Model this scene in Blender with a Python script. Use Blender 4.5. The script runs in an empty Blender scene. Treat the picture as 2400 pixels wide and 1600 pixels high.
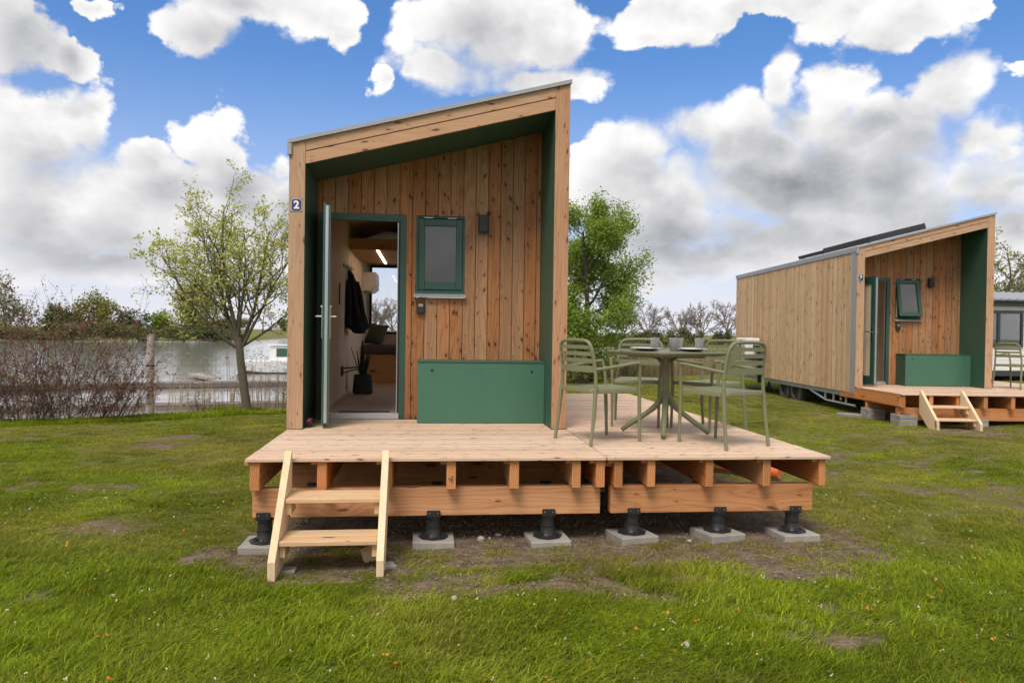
import bpy, math, random
import numpy as np
from mathutils import Vector, Matrix

S = bpy.context.scene
COL = S.collection
R = math.radians
rng = random.Random(7)
ZD = 0.65                      # deck level above the lawn

# ------------------------------------------------------------------ camera
cam = bpy.data.cameras.new('camera')
cam.lens = 26.554; cam.sensor_width = 36; cam.sensor_fit = 'HORIZONTAL'
cam.clip_start = 0.05; cam.clip_end = 6000
cam.dof.use_dof = True; cam.dof.focus_distance = 6.0; cam.dof.aperture_fstop = 4.0
camo = bpy.data.objects.new('camera', cam); COL.objects.link(camo)
_r = (0.99355, -0.11254, 0.01393); _u = (-0.01248, 0.01357, 0.99983); _f = (0.11271, 0.99355, -0.01208)
camo.matrix_world = Matrix(((_r[0], _u[0], -_f[0], 1.2413), (_r[1], _u[1], -_f[1], -6.9748), (_r[2], _u[2], -_f[2], 0.8983 + ZD), (0, 0, 0, 1)))
S.camera = camo

# ------------------------------------------------------------------ light, exposure
SUN_DIR = Vector((-0.34, -0.62, 1.0)).normalized()      # towards the sun (left, behind the camera, veiled by cloud)
sun = bpy.data.lights.new('sun', 'SUN'); sun.energy = 1.85; sun.angle = R(24); sun.color = (1, .90, .77)
suno = bpy.data.objects.new('sun', sun); COL.objects.link(suno)
suno.rotation_euler = SUN_DIR.to_track_quat('Z', 'Y').to_euler()
S.view_settings.view_transform = 'Standard'; S.view_settings.look = 'None'
S.view_settings.exposure = 0.75; S.view_settings.gamma = 1; S.view_settings.use_curve_mapping = False
S.render.engine = 'CYCLES'
S.cycles.use_denoising = True
try: S.cycles.denoiser = 'OPENIMAGEDENOISE'; S.cycles.denoising_input_passes = 'RGB_ALBEDO_NORMAL'
except Exception: pass
S.cycles.use_adaptive_sampling = True; S.cycles.adaptive_threshold = .03
S.cycles.max_bounces = 7; S.cycles.diffuse_bounces = 4; S.cycles.glossy_bounces = 3
S.cycles.transmission_bounces = 6; S.cycles.transparent_max_bounces = 10
S.cycles.caustics_reflective = False; S.cycles.caustics_refractive = False

# ------------------------------------------------------------------ node helper
class NT:
    def __init__(s, tree): s.t = tree; s.n = tree.nodes; s.l = tree.links
    def node(s, typ, **kw):
        n = s.n.new(typ)
        for k, v in kw.items(): setattr(n, k, v)
        return n
    def put(s, sock, v):
        if v is None: return
        if isinstance(v, bpy.types.NodeSocket): s.l.new(v, sock)
        else: sock.default_value = v
    def math(s, op, a, b=None, c=None, clamp=False):
        n = s.node('ShaderNodeMath', operation=op, use_clamp=clamp)
        for i, v in enumerate((a, b, c)): s.put(n.inputs[i], v)
        return n.outputs[0]
    def vmath(s, op, a, b=None, c=None):
        n = s.node('ShaderNodeVectorMath', operation=op)
        for i, v in enumerate((a, b, c)):
            if v is not None: s.put(n.inputs[i], v)
        return n.outputs['Value'] if op in ('LENGTH', 'DOT_PRODUCT', 'DISTANCE') else n.outputs[0]
    def xyz(s, x=0., y=0., z=0.):
        n = s.node('ShaderNodeCombineXYZ')
        for i, v in enumerate((x, y, z)): s.put(n.inputs[i], v)
        return n.outputs[0]
    def sep(s, v):
        n = s.node('ShaderNodeSeparateXYZ'); s.put(n.inputs[0], v); return n.outputs
    def noise(s, vec, scale=1., detail=2., rough=.5, dist=0., dim='3D', out=0):
        n = s.node('ShaderNodeTexNoise', noise_dimensions=dim)
        if vec is not None: s.put(n.inputs['Vector'], vec)
        s.put(n.inputs['Scale'], scale); n.inputs['Detail'].default_value = detail
        n.inputs['Roughness'].default_value = rough; n.inputs['Distortion'].default_value = dist
        return n.outputs[out]
    def voro(s, vec, scale=1., feature='F1', dim='3D', rnd=1., detail=0.):
        n = s.node('ShaderNodeTexVoronoi', feature=feature, voronoi_dimensions=dim)
        s.put(n.inputs['Vector'], vec); n.inputs['Scale'].default_value = scale
        n.inputs['Randomness'].default_value = rnd; n.inputs['Detail'].default_value = detail
        return n
    def step(s, x, a, b, to0=0., to1=1.):
        n = s.node('ShaderNodeMapRange', interpolation_type='SMOOTHSTEP')
        s.put(n.inputs[0], x)
        for i, v in enumerate((a, b, to0, to1)): s.put(n.inputs[i + 1], v)
        return n.outputs[0]
    def mix(s, f, a, b, mode='MIX'):
        n = s.node('ShaderNodeMix', data_type='RGBA', blend_type=mode)
        s.put(n.inputs[0], f)
        for i, v in ((6, a), (7, b)):
            s.put(n.inputs[i], (*v, 1) if isinstance(v, tuple) and len(v) == 3 else v)
        return n.outputs[2]
    def bump(s, h, strength=.3, dist=.01):
        n = s.node('ShaderNodeBump'); s.put(n.inputs['Height'], h)
        n.inputs['Strength'].default_value = strength; n.inputs['Distance'].default_value = dist
        return n.outputs[0]

# ------------------------------------------------------------------ sky
CW=[(-0.46,0.213,0.081,0.068),(-0.408,0.237,0.042,0.049),(-0.459,0.133,0.099,0.084),(-0.378,0.141,0.094,0.064),(-0.258,0.203,0.048,0.058),(-0.34,0.195,0.043,0.032),(-0.309,0.142,0.1,0.071),(-0.209,0.154,0.09,0.063),(-0.189,0.193,0.032,0.026),(-0.378,0.076,0.124,0.023),(-0.471,0.066,0.05,0.029),(-0.469,0.314,0.058,0.045),(-0.419,0.302,0.026,0.022),(-0.282,0.342,0.055,0.03),(-0.232,0.373,0.078,0.025),(-0.159,0.374,0.07,0.033),(-0.393,0.359,0.024,0.01),(-0.121,0.356,0.027,0.017),(0.069,0.378,0.109,0.058),(0.013,0.336,0.08,0.033),(0.161,0.383,0.08,0.043),(0.133,0.328,0.108,0.025),(0.202,0.32,0.043,0.018),(-0.068,0.311,0.014,0.018),(-0.032,0.328,0.023,0.015),(0.324,0.388,0.089,0.029),(0.291,0.37,0.044,0.019),(0.441,0.39,0.113,0.016),(0.53,0.372,0.061,0.02),(0.596,0.355,0.073,0.027),(0.652,0.357,0.025,0.019),(0.463,0.304,0.031,0.041),(0.422,0.272,0.061,0.04),(0.348,0.256,0.069,0.044),(0.271,0.232,0.066,0.048),(0.227,0.184,0.062,0.06),(0.527,0.286,0.045,0.041),(0.624,0.274,0.047,0.043),(0.589,0.253,0.066,0.04),(0.667,0.225,0.052,0.032),(0.455,0.199,0.158,0.077),(0.295,0.161,0.135,0.081),(0.576,0.176,0.12,0.074),(0.685,0.162,0.047,0.047),(0.692,0.208,0.024,0.014),(0.687,0.281,0.016,0.007),(0.378,0.094,0.167,0.033),(0.554,0.111,0.132,0.041),(0.694,0.114,0.031,0.033),(0.285,0.064,0.088,0.018),(0.262,0.117,0.061,0.033),(0.323,0.139,0.158,0.06),(0.506,0.113,0.18,0.049),(0.24,0.072,0.084,0.031),(-0.198,0.101,0.08,0.054),(0.575,0.225,0.092,0.058),(0.397,0.238,0.077,0.046),(0.686,0.086,0.047,0.029),(0.499,0.254,0.081,0.042),(0.566,0.241,0.067,0.046),(0.433,0.236,0.08,0.048),(0.664,0.183,0.064,0.042)]
CG=[(0.455,0.193,0.117,0.031,0.62),(0.326,0.252,0.049,0.023,0.3),(0.402,0.235,0.047,0.023,0.22),(0.598,0.237,0.082,0.038,0.33),(0.619,0.268,0.039,0.028,0.16),(0.383,0.119,0.152,0.026,0.62),(0.284,0.125,0.061,0.033,0.45),(0.553,0.157,0.115,0.03,0.25),(0.665,0.126,0.049,0.029,0.22),(-0.378,0.079,0.144,0.025,0.6),(-0.295,0.174,0.065,0.035,0.33),(-0.23,0.174,0.062,0.031,0.35),(-0.459,0.1,0.059,0.033,0.35),(-0.188,0.129,0.064,0.048,0.3),(-0.469,0.318,0.071,0.051,0.72),(-0.419,0.297,0.03,0.027,0.55),(-0.277,0.338,0.065,0.037,0.6),(-0.242,0.374,0.057,0.025,0.55),(0.092,0.383,0.114,0.039,0.32),(0.291,0.394,0.082,0.021,0.3),(0.441,0.378,0.099,0.019,0.22),(0.587,0.346,0.066,0.018,0.25),(0.324,0.08,0.107,0.012,0.25),(0.283,0.2,0.077,0.022,0.18),(-0.356,0.108,0.096,0.025,0.3),(0.312,0.114,0.123,0.027,0.5),(0.465,0.185,0.134,0.039,0.6),(0.643,0.142,0.066,0.029,0.3),(-0.43,0.073,0.066,0.017,0.4),(0.545,0.086,0.116,0.016,0.3)]
world = bpy.data.worlds.new('World'); S.world = world; world.use_nodes = True
world.cycles.sampling_method = 'NONE'
def build_sky():
    T = NT(world.node_tree); T.n.clear()
    D = T.node('ShaderNodeTexCoord').outputs['Generated']
    x, y, z = T.sep(D)
    az = T.math('ARCTAN2', x, y)
    el = T.math('ARCSINE', z)
    sky = T.node('ShaderNodeTexSky', sky_type='NISHITA')
    sky.sun_disc = False; sky.sun_elevation = math.asin(SUN_DIR.z)
    sky.sun_rotation = math.atan2(SUN_DIR.x, SUN_DIR.y)
    sky.altitude = 0; sky.air_density = 1.0; sky.dust_density = 0.6; sky.ozone_density = 3.0
    blue = T.mix(1., sky.outputs[0], T.mix(T.step(el, .03, .40), (.80, .74, .86), SKY_TINT), 'MULTIPLY')
    blue = T.mix(T.step(el, .36, .04, 0., .5), blue, (6.2 * CLOUD_GAIN, 7.2 * CLOUD_GAIN, 9.2 * CLOUD_GAIN))
    # billowing edges
    wn = T.noise(T.vmath('MULTIPLY', D, (1, 1, 1.3)), 7.5, 7., .60, out=1)
    w0 = T.vmath('SUBTRACT', wn, (.5, .5, .5))
    P = T.vmath('MULTIPLY_ADD', w0, (.135, .095, 0), T.xyz(az, el, 0))
    Dv = T.vmath('MULTIPLY_ADD', w0, (.05, .05, .05), D)
    vo = T.voro(Dv, 15., detail=3.).outputs['Distance']
    m = mu = None
    Pu = T.vmath('ADD', P, (-.012, .042, 0))          # a little higher up: what shades this bit of cloud
    for a, e, ra, re in CW:
        l = T.vmath('LENGTH', T.vmath('MULTIPLY_ADD', P, (1 / ra, 1 / re, 0), (-a / ra, -e / re, 0)))
        m = l if m is None else T.math('MINIMUM', m, l)
        l = T.vmath('LENGTH', T.vmath('MULTIPLY_ADD', Pu, (1 / ra, 1 / re, 0), (-a / ra, -e / re, 0)))
        mu = l if mu is None else T.math('MINIMUM', mu, l)
    # elsewhere in the sky the same kind of broken cumulus, closing in overhead
    gn = T.noise(T.vmath('MULTIPLY', D, (1, 1, 2.0)), 2.6, 5., .55)
    gen = T.math('MULTIPLY_ADD', T.math('SUBTRACT', gn, .41), -6.0, 1.0)
    out_ = T.math('MAXIMUM', T.math('SUBTRACT', T.math('ABSOLUTE', T.math('SUBTRACT', az, .105)), .62), T.math('SUBTRACT', el, .43))
    om = T.step(out_, 0., .12)
    m = T.math('ADD', T.math('MULTIPLY', m, T.math('SUBTRACT', 1., om)), T.math('MULTIPLY', gen, om))
    d = T.math('ADD', T.math('SUBTRACT', 1.30, m), T.math('MULTIPLY', T.math('SUBTRACT', .62, vo), .62))
    above = T.math('MULTIPLY', T.step(T.math('ADD', T.math('SUBTRACT', 1.30, mu), T.math('MULTIPLY', T.math('SUBTRACT', .62, vo), .5)), .0, 1.15), T.math('SUBTRACT', 1., om))
    soft = T.math('ADD', T.step(T.noise(D, 4.3, 1.), .44, .68, .18, .7), T.math('MULTIPLY', above, .25))
    alpha = T.step(d, 0., soft)
    # grey undersides: broad soft fields
    wl = T.noise(D, 6., 3., .5, out=1)
    P2 = T.vmath('MULTIPLY_ADD', T.vmath('SUBTRACT', wl, (.5, .5, .5)), (.13, .08, 0), T.xyz(az, el, 0))
    g = None
    for a, e, ra, re, st in CG:
        l = T.vmath('LENGTH', T.vmath('MULTIPLY_ADD', P2, (1 / ra, 1 / re, 0), (-a / ra, -e / re, 0)))
        v = T.math('MULTIPLY_ADD', l, -.78 * st, 1.08 * st)
        g = v if g is None else T.math('MAXIMUM', g, v)
    gg = T.math('MULTIPLY', T.step(T.noise(T.vmath('MULTIPLY', D, (1, 1, 3)), 3.7, 4.), .45, .7), T.math('MULTIPLY', om, .45))
    g = T.math('MINIMUM', T.math('MULTIPLY', T.math('MAXIMUM', T.math('MAXIMUM', g, 0.), gg), T.math('MULTIPLY_ADD', T.sep(wl)[1], 1.1, .40)), .95)
    up = T.noise(T.vmath('MULTIPLY', T.vmath('ADD', D, (-.012, 0., .022)), (1, 1, 1.3)), 7.5, 7., .60)
    lit = T.math('MULTIPLY', T.math('SUBTRACT', T.sep(wn)[0], up), .62)
    relief = T.math('MULTIPLY_ADD', T.math('SUBTRACT', .5, vo), .22, lit)
    big = T.math('MULTIPLY', T.math('SUBTRACT', T.noise(T.vmath('MULTIPLY', D, (1, 1, 1.6)), 6., 4., .55), .50), .34)
    thick = T.step(d, .1, 1.1, .06, -.06)
    br = T.math('ADD', T.math('ADD', T.math('SUBTRACT', T.math('MULTIPLY_ADD', above, -.23, 1.06), T.math('MULTIPLY', g, .54)), relief), T.math('ADD', big, thick))
    br = T.math('MINIMUM', T.math('MAXIMUM', br, .30), 1.06)
    ccol = T.mix(T.step(br, .3, .95), (.89, .91, .99), (1.0, .99, .985))
    cloud = T.vmath('SCALE', ccol); T.put(cloud.node.inputs['Scale'], T.math('MULTIPLY', br, 10 * CLOUD_GAIN))
    colr = T.mix(alpha, blue, cloud)
    hz = T.step(el, .13, .0, 0., .8)
    colr = T.mix(hz, colr, (8.3 * CLOUD_GAIN, 8.15 * CLOUD_GAIN, 8.8 * CLOUD_GAIN))
    bg = T.node('ShaderNodeBackground'); T.put(bg.inputs[0], colr); bg.inputs[1].default_value = .1
    o = T.node('ShaderNodeOutputWorld'); T.l.new(bg.outputs[0], o.inputs[0])
SKY_TINT = (.50, .74, 1.0); CLOUD_GAIN = .62
build_sky()

# ------------------------------------------------------------------ mesh builder
class MB:
    def __init__(s): s.v = []; s.f = []; s.m = []; s.cur = 0
    def mat(s, i): s.cur = i; return s
    def add(s, vs, fs):
        b = len(s.v); s.v.extend(vs)
        for f in fs: s.f.append([i + b for i in f]); s.m.append(s.cur)
        return s
    def box(s, x0, x1, y0, y1, z0, z1, ends=None):
        vs = [(x0, y0, z0), (x1, y0, z0), (x1, y1, z0), (x0, y1, z0), (x0, y0, z1), (x1, y0, z1), (x1, y1, z1), (x0, y1, z1)]
        s.add(vs, [[3, 2, 1, 0], [4, 5, 6, 7], [0, 1, 5, 4], [1, 2, 6, 5], [2, 3, 7, 6], [3, 0, 4, 7]])
        if ends is not None:
            for k in ({'x': (3, 5), 'y': (2, 4), 'z': (0, 1)}[ends]): s.m[-6 + k] = 1
        return s
    def cbox(s, x0, x1, y0, y1, z0, z1, c=.003, ends=None):
        """box with chamfered edges"""
        vs = []; idx = {}
        X = (x0, x1); Y = (y0, y1); Z = (z0, z1); sg = (1, -1)
        for i in (0, 1):
            for j in (0, 1):
                for k in (0, 1):
                    px, py, pz = X[i], Y[j], Z[k]
                    idx[i, j, k, 'x'] = len(vs); vs.append((px, py + sg[j] * c, pz + sg[k] * c))
                    idx[i, j, k, 'y'] = len(vs); vs.append((px + sg[i] * c, py, pz + sg[k] * c))
                    idx[i, j, k, 'z'] = len(vs); vs.append((px + sg[i] * c, py + sg[j] * c, pz))
        I = idx; fs = []; endf = []
        for i in (0, 1):
            q = [I[i, 0, 0, 'x'], I[i, 1, 0, 'x'], I[i, 1, 1, 'x'], I[i, 0, 1, 'x']]; fs.append(q if i else q[::-1]); endf.append('x')
            q = [I[0, i, 0, 'y'], I[0, i, 1, 'y'], I[1, i, 1, 'y'], I[1, i, 0, 'y']]; fs.append(q if i else q[::-1]); endf.append('y')
            q = [I[0, 0, i, 'z'], I[1, 0, i, 'z'], I[1, 1, i, 'z'], I[0, 1, i, 'z']]; fs.append(q if i else q[::-1]); endf.append('z')
        for i in (0, 1):
            for j in (0, 1):
                fs.append([I[i, j, 0, 'x'], I[i, j, 1, 'x'], I[i, j, 1, 'y'], I[i, j, 0, 'y']])
                fs.append([I[i, 0, j, 'x'], I[i, 1, j, 'x'], I[i, 1, j, 'z'], I[i, 0, j, 'z']])
                fs.append([I[0, i, j, 'y'], I[1, i, j, 'y'], I[1, i, j, 'z'], I[0, i, j, 'z']])
                for k in (0, 1): fs.append([I[i, j, k, 'x'], I[i, j, k, 'y'], I[i, j, k, 'z']])
        s.add(vs, fs)
        if ends is not None:
            n = len(fs)
            for k, e in enumerate(endf):
                if e == ends: s.m[len(s.m) - n + k] = 1
        return s
    def prism(s, poly, axis, a, b):
        """polygon in the two other axes, extruded along axis from a to b"""
        def pt(p, t):
            return {'x': (t, p[0], p[1]), 'y': (p[0], t, p[1]), 'z': (p[0], p[1], t)}[axis]
        n = len(poly)
        vs = [pt(p, a) for p in poly] + [pt(p, b) for p in poly]
        fs = [list(range(n))[::-1], list(range(n, 2 * n))] + [[i, (i + 1) % n, n + (i + 1) % n, n + i] for i in range(n)]
        return s.add(vs, fs)
    def tube(s, pts, rad, n=8, cap=True, flat=1.0):
        pts = [Vector(p) for p in pts]
        if not isinstance(rad, (list, tuple)): rad = [rad] * len(pts)
        up = None; vs = []
        for i, p in enumerate(pts):
            t = (pts[min(i + 1, len(pts) - 1)] - pts[max(i - 1, 0)])
            if t.length < 1e-9: t = Vector((0, 0, 1))
            t.normalize()
            if up is None:
                up = Vector((0, 0, 1)) if abs(t.z) < .9 else Vector((1, 0, 0))
            a = t.cross(up); a.normalize(); b = a.cross(t); up = b
            for k in range(n):
                w = 2 * math.pi * k / n
                vs.append(tuple(p + a * (rad[i] * math.cos(w)) + b * (rad[i] * flat * math.sin(w))))
        fs = []
        for i in range(len(pts) - 1):
            for k in range(n):
                k2 = (k + 1) % n
                fs.append([i * n + k, i * n + k2, (i + 1) * n + k2, (i + 1) * n + k])
        if cap:
            fs.append(list(range(n))[::-1]); fs.append([(len(pts) - 1) * n + k for k in range(n)])
        return s.add(vs, fs)
    def lathe(s, prof, n=24, cx=0, cy=0, close=True, rf=None):
        vs = []; fs = []
        for r_, z_ in prof:
            for k in range(n):
                w = 2 * math.pi * k / n; q = r_ * (rf(k, n, r_, z_) if rf else 1)
                vs.append((cx + q * math.cos(w), cy + q * math.sin(w), z_))
        for i in range(len(prof) - 1):
            for k in range(n):
                k2 = (k + 1) % n
                fs.append([i * n + k, i * n + k2, (i + 1) * n + k2, (i + 1) * n + k])
        if close:
            fs.append(list(range(n))[::-1]); fs.append([(len(prof) - 1) * n + k for k in range(n)])
        return s.add(vs, fs)
    def xform(s, M, start=0):
        for i in range(start, len(s.v)): s.v[i] = tuple(M @ Vector(s.v[i]))
        return s
    def build(s, name, mats, parent=None, smooth=False, loc=None):
        me = bpy.data.meshes.new(name)
        me.from_pydata(s.v, [], s.f)
        if not isinstance(mats, (list, tuple)): mats = [mats]
        for m in mats: me.materials.append(m)
        if len(mats) > 1: me.polygons.foreach_set('material_index', s.m)
        if smooth:
            me.polygons.foreach_set('use_smooth', [True] * len(me.polygons))
            if smooth != 'all':
                try: me.set_sharp_from_angle(angle=R(40))
                except Exception: pass
        me.update()
        o = bpy.data.objects.new(name, me); COL.objects.link(o)
        if parent: o.parent = parent
        if loc: o.location = loc
        return o

def tag(o, label=None, cat=None, group=None, kind=None):
    if label: o['label'] = label
    if cat: o['category'] = cat
    if group: o['group'] = group
    if kind: o['kind'] = kind
    elif cat: o['kind'] = 'thing'
    return o
def empty(name, loc=(0, 0, 0), rz=0., label=None, cat=None, group=None):
    o = bpy.data.objects.new(name, None); COL.objects.link(o); o.empty_display_size = .2
    o.location = loc; o.rotation_euler = (0, 0, rz)
    return tag(o, label, cat, group)
def copy_tree(o, parent=None):
    c = o.copy(); COL.objects.link(c); c.parent = parent
    for ch in list(o.children): copy_tree(ch, c)
    return c

# ------------------------------------------------------------------ materials
def new_mat(name):
    m = bpy.data.materials.new(name); m.use_nodes = True
    T = NT(m.node_tree); T.n.clear()
    o = T.node('ShaderNodeOutputMaterial'); b = T.node('ShaderNodeBsdfPrincipled')
    T.l.new(b.outputs[0], o.inputs[0])
    return m, T, b, o
def plain(name, col, rough=.5, metal=0., var=.08, scale=6., bump=0., bscale=80., spec=.5, coat=0.):
    m, T, b, o = new_mat(name)
    co = T.node('ShaderNodeTexCoord').outputs['Object']
    oi = T.node('ShaderNodeObjectInfo').outputs['Random']
    n = T.noise(co, scale, 5., .6)
    v = T.math('ADD', T.math('MULTIPLY', T.math('SUBTRACT', n, .5), 2 * var), T.math('MULTIPLY_ADD', oi, var * .6, 1 - var * .3))
    c = T.vmath('SCALE', (*col,)); T.put(c.node.inputs['Scale'], v)
    T.put(b.inputs['Base Color'], c)
    T.put(b.inputs['Roughness'], T.math('MULTIPLY_ADD', T.noise(co, scale * 3, 3.), .2, rough - .1))
    b.inputs['Metallic'].default_value = metal; b.inputs['Specular IOR Level'].default_value = spec
    if coat: b.inputs['Coat Weight'].default_value = coat
    if bump: T.put(b.inputs['Normal'], T.bump(T.noise(co, bscale, 4.), bump, .004))
    return m
def wood(name, axis, light, dark, knots=1., ks=(6.5, 2.2), rings=1., tint=.16, rough=.62, kcol=(.045, .022, .012), dirt=0.):
    m, T, b, o = new_mat(name)
    co = T.sep(T.node('ShaderNodeTexCoord').outputs['Object'])
    rnd = T.node('ShaderNodeObjectInfo').outputs['Random']
    i = 'xyz'.index(axis); al = co[i]; ot = [co[k] for k in range(3) if k != i]
    u = T.math('ADD', ot[0], T.math('MULTIPLY', ot[1], .93))
    u = T.math('MULTIPLY_ADD', rnd, 17.3, u); al = T.math('MULTIPLY_ADD', rnd, 41.7, al)
    # knots
    shr = T.math('MULTIPLY_ADD', T.math('FRACT', T.math('MULTIPLY', rnd, 19.7)), 1.6, -.8)
    kv = T.xyz(T.math('ADD', T.math('MULTIPLY', u, ks[0]), T.math('MULTIPLY', T.math('MULTIPLY', al, ks[1]), shr)), T.math('MULTIPLY', al, ks[1]), 0)
    wob = T.noise(T.xyz(T.math('MULTIPLY', u, 30), T.math('MULTIPLY', al, 18), 0), 1., 2., out=1)
    kv = T.vmath('ADD', kv, T.vmath('MULTIPLY', T.vmath('SUBTRACT', wob, (.5, .5, .5)), (.10, .10, 0)))
    V = T.voro(kv, 1., dim='2D')
    d = V.outputs['Distance']; cr = T.sep(V.outputs['Color'])
    rad = T.math('MULTIPLY', T.math('GREATER_THAN', cr[0], 1 - .62 * knots), T.math('MULTIPLY_ADD', T.math('POWER', cr[1], 2.0), .13, .045))
    kn = T.step(d, T.math('MULTIPLY', rad, 1.15), T.math('MULTIPLY', rad, .45))
    halo = T.math('MULTIPLY', T.step(d, T.math('MULTIPLY', rad, 3.6), T.math('MULTIPLY', rad, .8)), T.math('GREATER_THAN', rad, .01))
    # growth rings, bent round the knots
    bend = T.noise(T.xyz(T.math('MULTIPLY', u, 5), T.math('MULTIPLY', al, .75), 3), 1., 2.)
    ph = T.math('ADD', T.math('MULTIPLY', u, 26.), T.math('MULTIPLY', bend, 9.))
    ph = T.math('ADD', ph, T.math('MULTIPLY', halo, 1.3))
    ring = T.math('MULTIPLY_ADD', T.math('SINE', T.math('MULTIPLY', ph, 6.283)), .5, .5)
    ring = T.math('POWER', ring, 2.2)
    fine = T.noise(T.xyz(T.math('MULTIPLY', u, 210), T.math('MULTIPLY', al, 5), 0), 1., 5., .65)
    broad = T.noise(T.xyz(T.math('MULTIPLY', u, 14), T.math('MULTIPLY', al, 1.3), 7), 1., 4., .6)
    f = T.math('ADD', T.math('MULTIPLY', ring, .42 * rings), T.math('MULTIPLY', T.math('SUBTRACT', fine, .38), .55))
    f = T.math('ADD', f, T.math('MULTIPLY', T.math('SUBTRACT', broad, .45), 1.35))
    f = T.math('ADD', f, T.math('MULTIPLY', halo, .18), clamp=True)
    c = T.mix(f, light, dark)
    c = T.mix(T.math('MULTIPLY', kn, .88), c, kcol)
    r2 = T.math('FRACT', T.math('MULTIPLY', rnd, 73.13)); r3 = T.math('FRACT', T.math('MULTIPLY', rnd, 511.7))
    val = T.math('MULTIPLY_ADD', r2, tint * 2, 1 - tint)
    hs = T.node('ShaderNodeHueSaturation'); T.put(hs.inputs['Color'], c); T.put(hs.inputs['Value'], val)
    T.put(hs.inputs['Saturation'], T.math('MULTIPLY_ADD', r3, .22, .90)); T.put(hs.inputs['Hue'], T.math('MULTIPLY_ADD', r3, -.012, .506))
    c = hs.outputs[0]
    if dirt:
        dn = T.step(T.noise(T.xyz(T.math('MULTIPLY', u, 9), T.math('MULTIPLY', al, 4), 1), 1., 6., .7), .52, .78, 0., dirt)
        c = T.mix(dn, c, (.16, .12, .09))
    T.put(b.inputs['Base Color'], c)
    T.put(b.inputs['Roughness'], T.math('MULTIPLY_ADD', fine, .25, rough - .1))
    b.inputs['Specular IOR Level'].default_value = .3
    h = T.math('SUBTRACT', T.math('MULTIPLY', fine, .6), T.math('MULTIPLY', ring, .3))
    T.put(b.inputs['Normal'], T.bump(h, .35, .002))
    return m
def endgrain(name, light, dark):
    m, T, b, o = new_mat(name)
    co = T.node('ShaderNodeTexCoord').outputs['Object']; rnd = T.node('ShaderNodeObjectInfo').outputs['Random']
    x, y, z = T.sep(co)
    c0 = T.math('MULTIPLY_ADD', rnd, .12, -.06)
    nn = T.noise(co, 14., 2., out=1)
    p = T.vmath('ADD', T.xyz(T.math('ADD', x, T.math('ADD', y, c0)), T.math('SUBTRACT', z, .47), 0), T.vmath('MULTIPLY', nn, (.03, .03, 0)))
    l = T.vmath('LENGTH', p)
    ring = T.math('MULTIPLY_ADD', T.math('SINE', T.math('MULTIPLY', l, 420.)), .5, .5)
    f = T.math('MULTIPLY_ADD', T.noise(co, 60., 4.), .5, T.math('MULTIPLY', ring, .55), clamp=True)
    c = T.mix(f, light, dark)
    vs = T.vmath('SCALE', c); T.put(vs.node.inputs['Scale'], T.math('MULTIPLY_ADD', T.math('FRACT', T.math('MULTIPLY', rnd, 37.7)), .45, .75))
    T.put(b.inputs['Base Color'], vs); b.inputs['Roughness'].default_value = .75; b.inputs['Specular IOR Level'].default_value = .2
    return m
def leaf(name, c1, c2, trans=.35, rough=.55, vary=.35, inst=None):
    """thin leaf: each blade or leaf gets its own tint"""
    m, T, b, o = new_mat(name); T.n.remove(b)
    g = T.node('ShaderNodeNewGeometry').outputs['Random Per Island']
    oi = T.node('ShaderNodeObjectInfo').outputs['Random']
    f = T.math('FRACT', T.math('ADD', g, oi))
    c = T.mix(f, c1, c2)
    if inst:
        at = T.node('ShaderNodeAttribute', attribute_name='dry', attribute_type='INSTANCER').outputs['Fac']
        c = T.mix(T.math('ADD', at, T.math('MULTIPLY', T.math('SUBTRACT', g, .5), .5), clamp=True), c, inst)
        tn = T.node('ShaderNodeAttribute', attribute_name='tone', attribute_type='INSTANCER').outputs['Fac']
        c0 = T.vmath('SCALE', c); T.put(c0.node.inputs['Scale'], tn); c = c0
    v = T.math('MULTIPLY_ADD', T.math('FRACT', T.math('MULTIPLY', f, 17.7)), vary * 2, 1 - vary)
    sc = T.vmath('SCALE', c); T.put(sc.node.inputs['Scale'], v)
    d = T.node('ShaderNodeBsdfDiffuse'); t = T.node('ShaderNodeBsdfTranslucent'); gl = T.node('ShaderNodeBsdfGlossy')
    T.put(d.inputs[0], sc); T.put(t.inputs[0], sc); gl.inputs['Roughness'].default_value = rough
    gl.inputs[0].default_value = (.6, .65, .55, 1)
    mx = T.node('ShaderNodeMixShader'); mx.inputs[0].default_value = trans
    T.l.new(d.outputs[0], mx.inputs[1]); T.l.new(t.outputs[0], mx.inputs[2])
    m2 = T.node('ShaderNodeMixShader'); m2.inputs[0].default_value = .025
    T.l.new(mx.outputs[0], m2.inputs[1]); T.l.new(gl.outputs[0], m2.inputs[2])
    T.l.new(m2.outputs[0], o.inputs[0])
    return m
def glass_mat(name, tint=(.9, .93, .92), refl=.06, film=None, filmf=0.):
    m, T, b, o = new_mat(name); T.n.remove(b)
    tr = T.node('ShaderNodeBsdfTransparent'); tr.inputs[0].default_value = (*tint, 1)
    gl = T.node('ShaderNodeBsdfGlossy'); gl.inputs['Roughness'].default_value = .01
    fr = T.node('ShaderNodeFresnel'); fr.inputs[0].default_value = 1.5
    mx = T.node('ShaderNodeMixShader'); T.put(mx.inputs[0], T.math('MULTIPLY_ADD', fr.outputs[0], 1.0, refl - .05))
    T.l.new(tr.outputs[0], mx.inputs[1]); T.l.new(gl.outputs[0], mx.inputs[2])
    T.l.new(mx.outputs[0], o.inputs[0])
    return m
M = {}
TH_L = (.43, .220, .108); TH_D = (.215, .096, .043)
M['frame_z'] = wood('frame_timber_upright', 'z', (.50, .315, .195), (.345, .19, .108), 1.3, (15, 3.6), .9, .06)
M['frame_x'] = wood('frame_timber_sloping', 'x', (.50, .315, .195), (.365, .205, .12), 1.3, (15, 3.4), .6, .06)
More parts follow.
